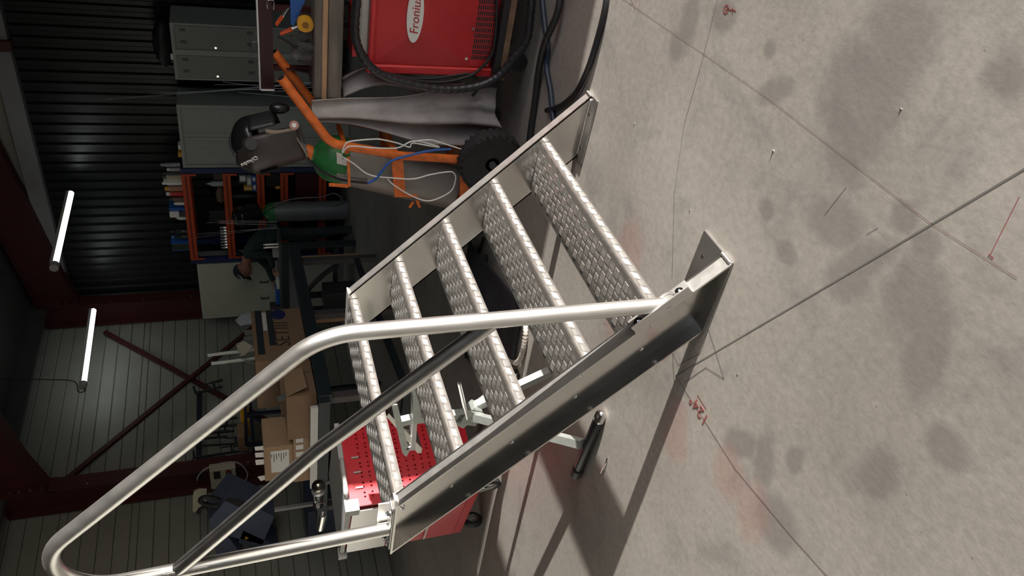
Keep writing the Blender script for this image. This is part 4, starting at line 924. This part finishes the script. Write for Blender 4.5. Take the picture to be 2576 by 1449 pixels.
B = dict(pel=(8.14,5.60,.93), bel=(8.12,5.68,1.06), chs=(8.10,5.80,1.17), nck=(8.08,5.95,1.235),
         sl=(8.02,5.83,1.19), sr=(8.22,5.87,1.19), el=(7.93,5.80,.985), wl=(7.88,5.97,.955), er=(8.10,6.12,1.00), wr=(7.92,6.22,.955),
         hl=(8.10,5.60,.86), kl=(8.06,5.62,.48), al=(8.10,5.58,.07), tl=(8.0,5.60,.035), hr=(8.20,5.64,.86), kr=(8.18,5.68,.48), ar=(8.22,5.62,.07), tr=(8.12,5.66,.035))
B = {k_: (v_[0], v_[1]+.17, v_[2]+(.03 if v_[2] > 1.1 else 0)) for k_, v_ in B.items()}
ks = list(B); ed = [('pel','bel'),('bel','chs'),('chs','nck'),('chs','sl'),('sl','el'),('el','wl'),('chs','sr'),('sr','er'),('er','wr'),('pel','hl'),('hl','kl'),('kl','al'),('al','tl'),('pel','hr'),('hr','kr'),('kr','ar'),('ar','tr')]
rd = dict(pel=.15,bel=.14,chs=.155,nck=.055,sl=.07,sr=.07,el=.048,wl=.034,er=.048,wr=.034,hl=.10,kl=.065,al=.045,tl=.04,hr=.10,kr=.065,ar=.045,tr=.04)
skin_body('body', [B[k] for k in ks], [(ks.index(a), ks.index(b_)) for a, b_ in ed], [rd[k] for k in ks], CLOTH, pe)
hc = V((8.02,6.255,1.31)); fdir = V((-.18,.80,-.55)).normalized(); hup = V((-.1,.5,.85)).normalized(); hsd = fdir.cross(hup).normalized(); hup = hsd.cross(fdir)
hd_ = MB().ball((0,0,0), (.078,.098,.115), 20, 14)
for v in hd_.v:
    if v.z < -.03 and v.y > 0: v.y *= .92
for q, r in (((0,.105,-.01),.018),((0,.098,-.052),.012)): hd_.ball(q, (r*.8, r, r*.9), 8, 6)
for s_ in (-1,1): hd_.ball((s_*.078,0,-.005), (.012,.02,.032), 8, 6); hd_.ball((s_*.030,.088,.012), (.012,.008,.009), 8, 6)
hd_.v = [hc + hsd*v.x + fdir*v.y + hup*v.z for v in hd_.v]; hd_.cyl(hc-hup*.06-fdir*.03, V(B['nck'])-V((0,.04,.02)), .055, .062, n=14)
hdo = hd_.build('head', SKIN, pe, smooth=70)
cp = MB().ball((0,0,.02), (.086,.108,.105), 22, 8, 0, .5); cp.v = [hc + hsd*v.x + fdir*v.y + hup*v.z for v in cp.v]
cpo = cp.build('cap', NAVY, pe, smooth=70)
MB().grid(lambda u, v: hc + hup*(.022-.02*v) + hsd*((u-.5)*.16*(1-.25*v*v)) + fdir*(.085+.085*v*sqrt(max(0,1-(2*u-1)**2*.8))), 10, 5).build('peak', NAVY, cpo, smooth=60, solid=.004)
text('cap_text', 'Titleist', .038, hc + hup*.06 - hsd*.082 + fdir*.035, fdir, hup, WHITE, cpo, .003, shear=.25)
def hand(w, d, nm):
    w, d = V(w), V(d).normalized(); sdv = d.cross(V((0,0,1))).normalized(); up = sdv.cross(d)
    mb = MB().ball((0,0,0), (1,1,1), 10, 7); mb.v = [w + d*(.045+v.y*.048) + sdv*v.x*.040 + up*v.z*.016 for v in mb.v]
    for i, l in enumerate((.062,.074,.070,.054)):
        b0 = w + d*.085 + sdv*(-.030+.020*i); mb.tube([b0, b0+d*l*.5-up*.004, b0+d*l*.85-up*.022, b0+d*l-up*.034], [.0092,.009,.0082,.006], 8)
    b0 = w + d*.04 - sdv*.036; mb.tube([b0, b0+d*.03-sdv*.02, b0+d*.055-sdv*.022-up*.012], [.011,.010,.007], 8)
    return mb.build(nm, SKIN, pe, smooth=70)
hand((7.885,6.135,.955), (-.2,.9,-.1), 'hand'); hand((7.925,6.385,.955), (-.75,.3,-.1), 'hand')
# dark bent pipe and boards under the far bench
lead('bent_pipe', lp([(850,665),(815,690),(785,718),(772,735),(765,742)], 7.3), .03, mat('dark_pipe',(.02,.02,.022),.5), 'thick dark bent pipe leaning under the blue-green beam', 'pipe')
tag(MB().bar(PX(742,651,7.3), PX(742,651,7.3)*V((1,1,0)) if False else V((7.3,PX(742,651,7.3).y,0)), .05, .03, up=(1,0,0)).build('timber_offcut', WOOD_L, None), 'pale timber stake standing under the far bench', 'timber')
tag(MB().bar(PX(770,808,5.9), V((5.9,PX(770,808,5.9).y,0)), .05, .03, up=(1,0,0)).build('timber_offcut', WOOD_L, None), 'pale timber stake under the long steel beam', 'timber')
tag(MB().cbox(7.25,7.5,6.1,6.35,.0,.40,.005).build('dark_bin', DGREY, None), 'dark bin on the floor under the far bench', 'bin')
# ------------------------------------------------------------------ long assembly table with the boxes
tb_ = thing('assembly_table', 'long blue-green steel table loaded with cardboard boxes', 'table', (5.0, 5.0, 0))
TZ = .87
cn = PZ(801,1006,TZ); fr = PZ(726,625,TZ)
MB().bar(fr-V((0,0,.05)), cn-V((0,0,.05)), .07, .10).build('side_beam', TEAL, tb_)
MB().bar(cn-V((0,0,.04)), cn+V((0,1.5,-.04)), .07, .08).build('end_beam', TEAL, tb_); MB().bar(fr-V((0,0,.04)), fr+V((0,1.2,-.04)), .07, .08).build('end_beam', TEAL, tb_); MB().bar(cn+V((.5,1.5,-.04)), fr+V((0,1.2,-.04)), .07, .08).build('side_beam', TEAL, tb_)
MB().prism([cn+V((0,0,-.012)), fr+V((0,0,-.012)), fr+V((0,1.2,-.012)), cn+V((0,1.5,-.012))], (0,0,.012)).build('table_plate', mat('table_plate',(.06,.07,.075),.5,.2), tb_)
for p in (cn+V((.06,.06,0)), cn+V((.06,1.4,0)), fr+V((-.1,.1,0)), fr+V((-.1,1.1,0)), (cn+fr)/2+V((0,.05,0))): MB().box(p.x-.03,p.x+.03,p.y-.03,p.y+.03,0,TZ-.05).build('leg', mat('leg_purple_grey',(.10,.085,.085),.6), tb_)
MB().bar(V((cn.x+.06,cn.y+.06,.2)), V((fr.x-.1,fr.y+.1,.2)), .05, .05).build('stretcher', TEAL, tb_); MB().bar(V((cn.x+.06,cn.y+.06,.2)), V((cn.x+.06,cn.y+1.4,.2)), .05, .05).build('stretcher', TEAL, tb_)
wp = PZ(800,1010,TZ); tag(MB().bar(wp+V((-.03,.02,.03)), wp+V((-.03,.98,.03)), .025, .055).build('white_profile', WHITE, None), 'white aluminium profile lying along the table end', 'profile')
te = (fr-cn); te.z = 0; te.normalize(); tn = V((te.y, -te.x, 0))      # along the table edge (away), and out of it (towards the gate)
def PE(x, y, off=0.0):
    d = ray(x, y); o = cn - tn*off; return CC + d*((o-CC).dot(tn)/d.dot(tn))
def carton(lab, xt, yr, yl, depth, m_, off=.03, zb=TZ+.001, h=None):
    a, b_ = PE(xt, yr, off), PE(xt, yl, off); u0, u1 = (b_-cn).dot(te), (a-cn).dot(te); h = a.z-zb if h is None else h
    o = cn - tn*off + te*((u0+u1)/2); t = thing('cardboard_box', lab, 'box', (o.x-tn.x*depth/2, o.y-tn.y*depth/2, zb)); L_ = u1-u0; w = .006
    P = lambda u, d, z_: V((o.x, o.y, zb)) + te*u - tn*d + V((0,0,z_))
    bx = lambda nm, ua, ub, da, db, za, zc, mm=None: MB().obox(P((ua+ub)/2, (da+db)/2, (za+zc)/2), te*(ub-ua), tn*(db-da), V((0,0,zc-za))).build(nm, mm or m_, t)
    H = L_/2
    bx('front', -H, H, 0, w, 0, h); bx('back', -H, H, depth-w, depth, 0, h); bx('side', -H, -H+w, w, depth-w, 0, h); bx('side', H-w, H, w, depth-w, 0, h); bx('bottom', -H+w, H-w, w, depth-w, 0, w)
    return t, P, bx, H, h
t, P, bx, H, h = carton('large brown cardboard box with blue oval print and dark tape', 631, 783, 912, .45, CARD)
TAPE = mat('dark_tape',(.03,.04,.05),.3); PRB = mat('print_brown',(.07,.045,.04),.8)
bx('dark_tape', -H+.25*H, H, -.0015, 0, h*.80, h*.93, TAPE); bx('dark_tape', -H+.55*H, H-.01, -.0015, 0, h*.58, h*.70, TAPE); bx('paper_label', H*.15, H*.9, -.0012, 0, h*.71, h*.79, WHITE)
oc2 = PE(700,791,.028); MB().prism([oc2 + te*.085*cos(a) + V((0,0,.060*sin(a))) for a in [i*pi/12 for i in range(24)]], tn*.0016).build('printed_oval', mat('print_blue',(.02,.03,.13),.6), t)
text('box_print', 'SETIII', .17, PE(711,840,.028), te, (0,0,1), PRB, t, .0006, shear=.1)
text('box_print', '11-02-16', .05, PE(733,806,.028), te, (0,0,1), PRB, t, .0006) if False else None
t2, P, bx, H, h = carton('plain brown cardboard box behind the middle rail', 700, 914, 940, .40, CARD)
t3, P, bx, H, h = carton('open cardboard box with a long flap folded outwards', 712, 943, 1000, .40, CARD)
MB().prism([P(H,-.002,h), P(H*.9,-.06,h-.14), P(-H*.9,-.06,h-.15), P(-H,-.002,h)], tn*.005).build('flap', CARD_L, t3)
def ebox(lab, X, x0, yr, yl, depth, z0, m_):
    a, b_ = PX(x0, yr, X), PX(x0, yl, X); t = thing('cardboard_box', lab, 'box', (X+depth/2, (a.y+b_.y)/2, z0)); MB().cbox(X, X+depth, a.y, b_.y, z0, a.z, .003).build('carton', m_, t); return t, a.y, b_.y, a.z
t4, Y0, Y1, Zt = ebox('low light cardboard box with a row of cut-out windows', cn.x+.05, 737, 1092, 1214, .30, TZ+.001, CARD_L)
for k in range(5): MB().box(cn.x+.044, cn.x+.05, Y0+.05+k*.085, Y0+.10+k*.085, Zt-.075, Zt-.02).build('cut_out', WHITE, t4)
X5 = cn.x+.06
t5, Y0, Y1, Z1 = ebox('brown cardboard box with large white shipping label', X5, 663, 1128, 1212, .30, Zt+.001, CARD_L)
Zb = Zt+.001; MB().box(X5-.002, X5, Y0+.05, Y1-.10, Zb+.03, Z1-.05).build('shipping_label', WHITE, t5)
lines = MB()
for k in range(7): lines.box(X5-.003, X5-.002, Y0+.08, Y0+.08+.04+.03*(k%3), Zb+.05+k*.018, Zb+.055+k*.018)
lines.build('label_print', BLACK, t5, kind='stuff')
# bright sheet brackets standing out of the boxes
def plate(lab, X, quad, m_, t=.004, holes=()):
    PX = (lambda x, y, _X: PE(x, y, .10)) if X is None else globals()['PX']; xm = max(q[0] for q in quad); quad = [(x + (14 if x > xm-6 else 0), y) for x, y in quad]
    r = thing('sheet_bracket', lab, 'bracket', PX(*quad[0], X)); MB().prism([PX(*q, X) for q in quad], (t,0,0)).build('plate', m_, r)
    for h_ in holes: p = PX(*h_, X); MB().cyl(p-V((.001,0,0)), p+V((.0005,0,0)), .008, n=12).build('hole', BLACK, r)
    return r
plate('white triangular steel plate with three holes on the large box', None, [(591,806),(614,787),(620,788),(621,815),(612,818),(608,824)], mat('plate_white',(.62,.68,.74),.35,.3), holes=[(596,806),(615,790),(609,821)])
plate('cream square steel plate with holes on the large box', None, [(593,866),(614,858),(622,872),(616,893),(604,896)], CREAMW, holes=[(597,867),(605,891)])
for i, q in enumerate(([(613,832),(625,829),(627,838),(617,845)], [(612,848),(624,846),(628,856),(618,858)], [(614,905),(626,908),(634,920),(622,914)], [(672,952),(684,945),(690,958),(681,966)], [(686,950),(697,945),(700,955),(692,962)], [(696,998),(706,990),(710,1003),(700,1012)], [(640,1125),(652,1122),(654,1132),(642,1134)], [(641,1140),(654,1138),(656,1150),(643,1151)], [(642,1158),(655,1155),(657,1168),(644,1170)], [(648,1200),(660,1195),(664,1204),(656,1210)])):
    plate(('small grey sheet bracket beside the white triangle','folded grey bracket between the two hole plates','bent grey bracket below the cream plate','square grey bracket above the folded flap','small square bracket next to the folded flap','thin bracket lying on the open box','upper white bracket on the shipping label box','middle white bracket on the shipping label box','lower white bracket on the shipping label box','sunlit white bracket hanging off the shipping label box')[i], None if i < 6 else X5+.03, q, STEEL if i < 6 else WHITE)
for i, (p, q) in enumerate((((522,893),(596,884)),((531,914),(605,905)))): tag(MB().tube([PE(*p,.2), PE(*p,.2)+(PE(*q,.2)-PE(*p,.2))*2.9], .017, 12).build('steel_tube', STEEL, None, smooth=40), ('bright steel tube sticking up by the cream plate, upper of two','bright steel tube sticking up by the cream plate, lower of two')[i], 'tube')
# ------------------------------------------------------------------ clamps and boxes on the side wall
CYP = 7.30
def clamp(a, b_, jaw, lab):
    A, B_ = PY(*a, CYP), PY(*b_, CYP); r = thing('bar_clamp', lab, 'clamp', (A.x, A.y, min(A.z, B_.z)), 0, 'bar clamps hanging on the side wall')
    d = (B_-A).normalized(); s_ = d.cross(V((0,1,0))).normalized()*jaw
    MB().bar(A, B_, .012, .03, up=(0,1,0)).build('bar', DGREY, r); MB().bar(A, A+s_, .022, .03, up=(0,1,0)).build('fixed_jaw', NAVYM, r); m_ = A.lerp(B_, .72); MB().bar(m_, m_+s_, .022, .03, up=(0,1,0)).build('sliding_jaw', NAVYM, r)
    MB().cyl(m_+s_*.9, m_+s_*.9+d*-.12, .008, n=8).cyl(m_+s_*.9+d*.02, m_+s_*.9+d*.12, .016, n=10).build('screw_handle', BLACK, r)
NAVYM = mat('clamp_navy', (.012,.016,.035), .45)
rail_ = tag(MB().bar(PY(502,985,CYP+.05), PY(500,1205,CYP+.05), .03, .06).build('clamp_rail', NAVYM, None), 'dark steel rail that carries the row of clamps', 'rail')
for i, (a, b_, j) in enumerate((((493,990),(560,972),.12),((500,1078),(598,1068),.12),((505,1092),(590,1084),.10),((492,1105),(572,1098),.09),((495,1122),(630,1114),.10),((488,1152),(620,1132),.10),((486,1172),(560,1160),.09))):
    clamp(a, b_, j, ('dark bar clamp at the far end of the clamp rail','long dark bar clamp next to the far end of the rail','dark bar clamp third along the rail','slim dark bar clamp in the middle of the rail','longest dark bar clamp with red tip on the rail','dark bar clamp just short of the socket box','last dark bar clamp above the socket box')[i])
for i, (x0, x1, y0, y1, m_, lab) in enumerate(((606,624,1008,1068,YELLOW,'yellow carton on the wall shelf near the clamps'),(598,620,1071,1108,CARD,'brown carton on the wall shelf near the clamps'))):
    A, B_ = PY(x0, y1, 7.1), PY(x1, y0, 7.1); boxthing('shelf_carton', lab, 'carton', min(A.x,B_.x), max(A.x,B_.x), 7.05, 7.3, B_.z, A.z, m_)
A, B_ = PY(624,1112,7.1), PY(626,1005,7.1); tag(MB().box(min(A.x,B_.x)-.1, max(A.x,B_.x)+.1, 7.0, 7.6, B_.z-.03, B_.z-.002).build('wall_shelf', NAVYM, None), 'narrow dark shelf on the side wall under the cartons', 'shelf')
fr_ = thing('welded_rack', 'dark blue welded rectangular frame standing behind the boxes', 'rack', PX(700,1050,5.6))
fq = [PX(617,1000,5.6), PX(720,990,5.6), PX(722,1110,5.6), PX(620,1118,5.6)]
for i in range(4): MB().bar(fq[i], fq[(i+1) % 4], .035, .035, up=(1,0,0)).build('frame_tube', NAVYM, fr_)
MB().bar(fq[0].lerp(fq[3],.35), fq[1].lerp(fq[2],.35), .03, .03, up=(1,0,0)).build('frame_tube', NAVYM, fr_); MB().bar(fq[0].lerp(fq[3],.35), fq[1].lerp(fq[2],.8), .03, .03, up=(1,0,0)).build('frame_tube', NAVYM, fr_)
for p in (fq[1], fq[2]): MB().box(p.x-.02,p.x+.02,p.y-.02,p.y+.02,0,p.z).build('leg', NAVYM, fr_)
# socket box on the column
sb = thing('socket_box', 'pale power socket box with two red sockets on the red column', 'socket box', (5.6,7.1,1.55))
A, B_ = PX(532,1228,5.62), PX(592,1172,5.62)
MB().cbox(5.60,5.69,min(A.y,B_.y),max(A.y,B_.y),B_.z,A.z,.006).build('housing', CREAMW, sb)
for (px_, py_, r_) in ((575,1186,.030),(577,1200,.042)): p = PX(px_,py_,5.6); MB().lathe([(r_,0),(r_,.03),(r_*.8,.04)], p, (-1,0,0), 18).build('red_socket', mat('socket_red',(.12,.012,.012),.5), sb, smooth=40)
p = PX(546,1195,5.6); MB().box(5.594,5.60,p.y-.06,p.y+.06,p.z-.035,p.z+.035).build('fuse_window', mat('slot_dark',(0,0,0)), sb)
lead('white_cable', [PX(x,y,5.58) for x,y in ((598,1215),(615,1212),(622,1190),(600,1165),(560,1165),(520,1178),(500,1195),(496,1208))], .008, LGREY, 'thick pale cable looping out of the socket box')
# blue band saw
sw = thing('band_saw', 'grey-blue metal band saw with dark control panel', 'machine', (4.75, 6.3, 0))
SXX = 4.75
Q = lambda *pts: [PX(x, y, SXX) for x, y in pts]
MB().prism(Q((525,1310),(577,1247),(650,1280),(690,1300),(660,1370),(560,1345)), (.28,0,0)).build('saw_head', BLUE_M, sw)
MB().prism([q-V((.006,0,0)) for q in Q((565,1258),(577,1249),(632,1268),(618,1282))], (.006,0,0)).build('control_panel', BLACK, sw)
MB().prism(Q((528,1315),(570,1345),(610,1400),(545,1400)), (.3,0,0)).build('rear_casing', BLUE_M, sw)
MB().prism(Q((612,1335),(700,1375),(690,1400),(600,1365)), (.25,0,0)).build('saw_bow', mat('machine_blue_dark',(.05,.065,.11),.5), sw)
MB().box(SXX-.05,SXX+.45,PX(700,1400,SXX).y-.15,PX(700,1290,SXX).y,.45,.85).build('stand', mat('machine_blue_dark',(0,0,0)), sw); MB().box(SXX,SXX+.4,PX(700,1400,SXX).y-.1,PX(700,1290,SXX).y-.1,0,.45).build('base', DGREY, sw)
MB().tube(curve_pts(Q((552,1258),(535,1252),(510,1252),(505,1262),(530,1272),(548,1272))), .022, 10).build('handle', BLACK, sw, smooth=50)
MB().tube(curve_pts(Q((520,1275),(505,1280),(500,1290))), .02, 10).build('lever', BLACK, sw, smooth=50)
tri = Q((617,1349),(626,1353),(616,1358)); MB().prism([q-V((.004,0,0)) for q in tri], (.004,0,0)).build('warning_sticker', YELLOW, sw)
MB().prism([PX(*q, 5.05) for q in ((485,1250),(488,1238),(500,1233),(520,1233),(520,1262),(488,1290),(485,1285))], (.02,0,0)).build('white_shield', CREAMW, sw); MB().bar(PX(515,1262,5.06), PX(560,1300,5.04), .03, .03).build('shield_arm', BLACK, sw)
# leaning sheets and bins left of the trolley
boxthing('grey_board', 'pale grey board leaning behind the trolley', 'board', 4.4, 4.43, PX(700,1290,4.4).y-.02, PX(700,1262,4.4).y+.12, .0, PX(690,1270,4.4).z, LGREY)
# angle grinder and pipe at the trolley
ag = thing('angle_grinder', 'black and silver angle grinder hung at the trolley end', 'angle grinder', PX(801,1223,2.98))
gp = PX(801,1223,2.98); gdir = (PX(800,1300,2.98)-gp).normalized()
MB().ball(gp, (.042,.042,.042), 20, 12).build('gear_head', mat('dark_chrome',(.32,.30,.26),.18,1.0), ag, smooth=70)
MB().lathe([(.040,0),(.043,.008),(.043,.028),(.038,.034)], gp+gdir*.025, gdir, 22).build('collar', mat('pale_collar',(.55,.56,.58),.3,.4), ag, smooth=40)
MB().lathe([(.034,0),(.036,.03),(.03,.09),(.034,.14),(.02,.16)], gp+gdir*.058, gdir, 18).build('motor_body', BLACKG, ag, smooth=40)
MB().tube(curve_pts([gp+V((-.03,.05,.03)), gp+V((-.04,.11,.02)), gp+V((-.04,.13,-.03)), gp+V((-.03,.17,-.04))]), .004, 6).build('guard_strap', CHROME, ag, smooth=50)
MB().bar(gp+V((.02,0,-.04)), gp+V((.02,0,-.20)), .012, .03).build('hang_bracket', DGREY, ag)

# ------------------------------------------------------------------ small things on the floor
def blanket(u, v):
    p = PZ(1190,600).lerp(PZ(1180,900), v).lerp(PZ(1325,770).lerp(PZ(1300,912), v), u)
    return V((p.x, p.y, .012 + .05*abs(sin(u*5+v*3))*(1-u)*(.4+.6*sin(pi*v)) + .02*sin(u*9)*sin(v*11)*(1-u) + .012))
bk_ = thing('welding_blanket', 'dark welding blanket with frayed pale edge lying behind the treads', 'blanket', PZ(1250,800))
MB().grid(blanket, 26, 26).build('cloth', mat('dark_blanket', (.028,.03,.038), .9, 0, .25, 10, bump=.3), bk_, smooth=80, solid=.006)
ep = curve_pts([PZ(1318,790,.02), PZ(1322,830,.022), PZ(1318,870,.02), PZ(1310,900,.02), PZ(1298,913,.02), PZ(1284,905,.02)], 10)
MB().tube(ep, [.012*(.8+.5*abs(sin(i*1.7))) for i in range(len(ep))], 8).build('frayed_edge', mat('frayed_edge', (.5,.46,.42), .9, 0, .2, 40), bk_, smooth=80)
def chip(x, y, h, lab, seed):
    r = random.Random(seed); p = PZ(x, y); q = p + V((r.uniform(-.3,.3)*h, r.uniform(-.3,.3)*h, h)); d = V((r.uniform(-1,1), r.uniform(-1,1), .3)).normalized()*h*.5
    tag(MB().add([p+V((.004,0,0)), p+V((-.004,.002,0)), p+d*.4+V((0,0,h*.1)), q, q+d*.3], [(0,1,2),(0,2,3),(1,3,2),(1,0,3),(2,3,4)]).build('metal_chip', CHROME, None), lab, 'metal chip')
for i, (x, y, h, lab) in enumerate(((1946,378,.0055,'tall metal chip casting a dark shadow on the open floor'),(1736,527,.003,'small metal chip above the stair foot near the thin line'),(1596,310,.003,'small metal chip by the far stair foot plate'),(1815,722,.0035,'small metal chip beside the near stair foot'),(1856,940,.0025,'tiny metal chip near the floor joint'),(2268,272,.003,'tiny bright chip on the dark floor stain'))): chip(x, y, h, lab, i+3)
tag(MB().bar(PZ(1655,855,.004)+V((0,0,0)), PZ(1650,862,.004), .003, .004).build('metal_chip', CHROME, None), 'curl of swarf beside the near stringer', 'metal chip') if False else None
sw2 = curve_pts([PZ(1528,1152,.004), PZ(1524,1165,.007), PZ(1518,1175,.006), PZ(1512,1190,.004)], 6)
tag(MB().tube(sw2, .003, 6).build('swarf_curl', CHROME, None, smooth=60), 'bright curl of swarf beside the black foot bar', 'metal chip')
bpy.context.view_layer.update()
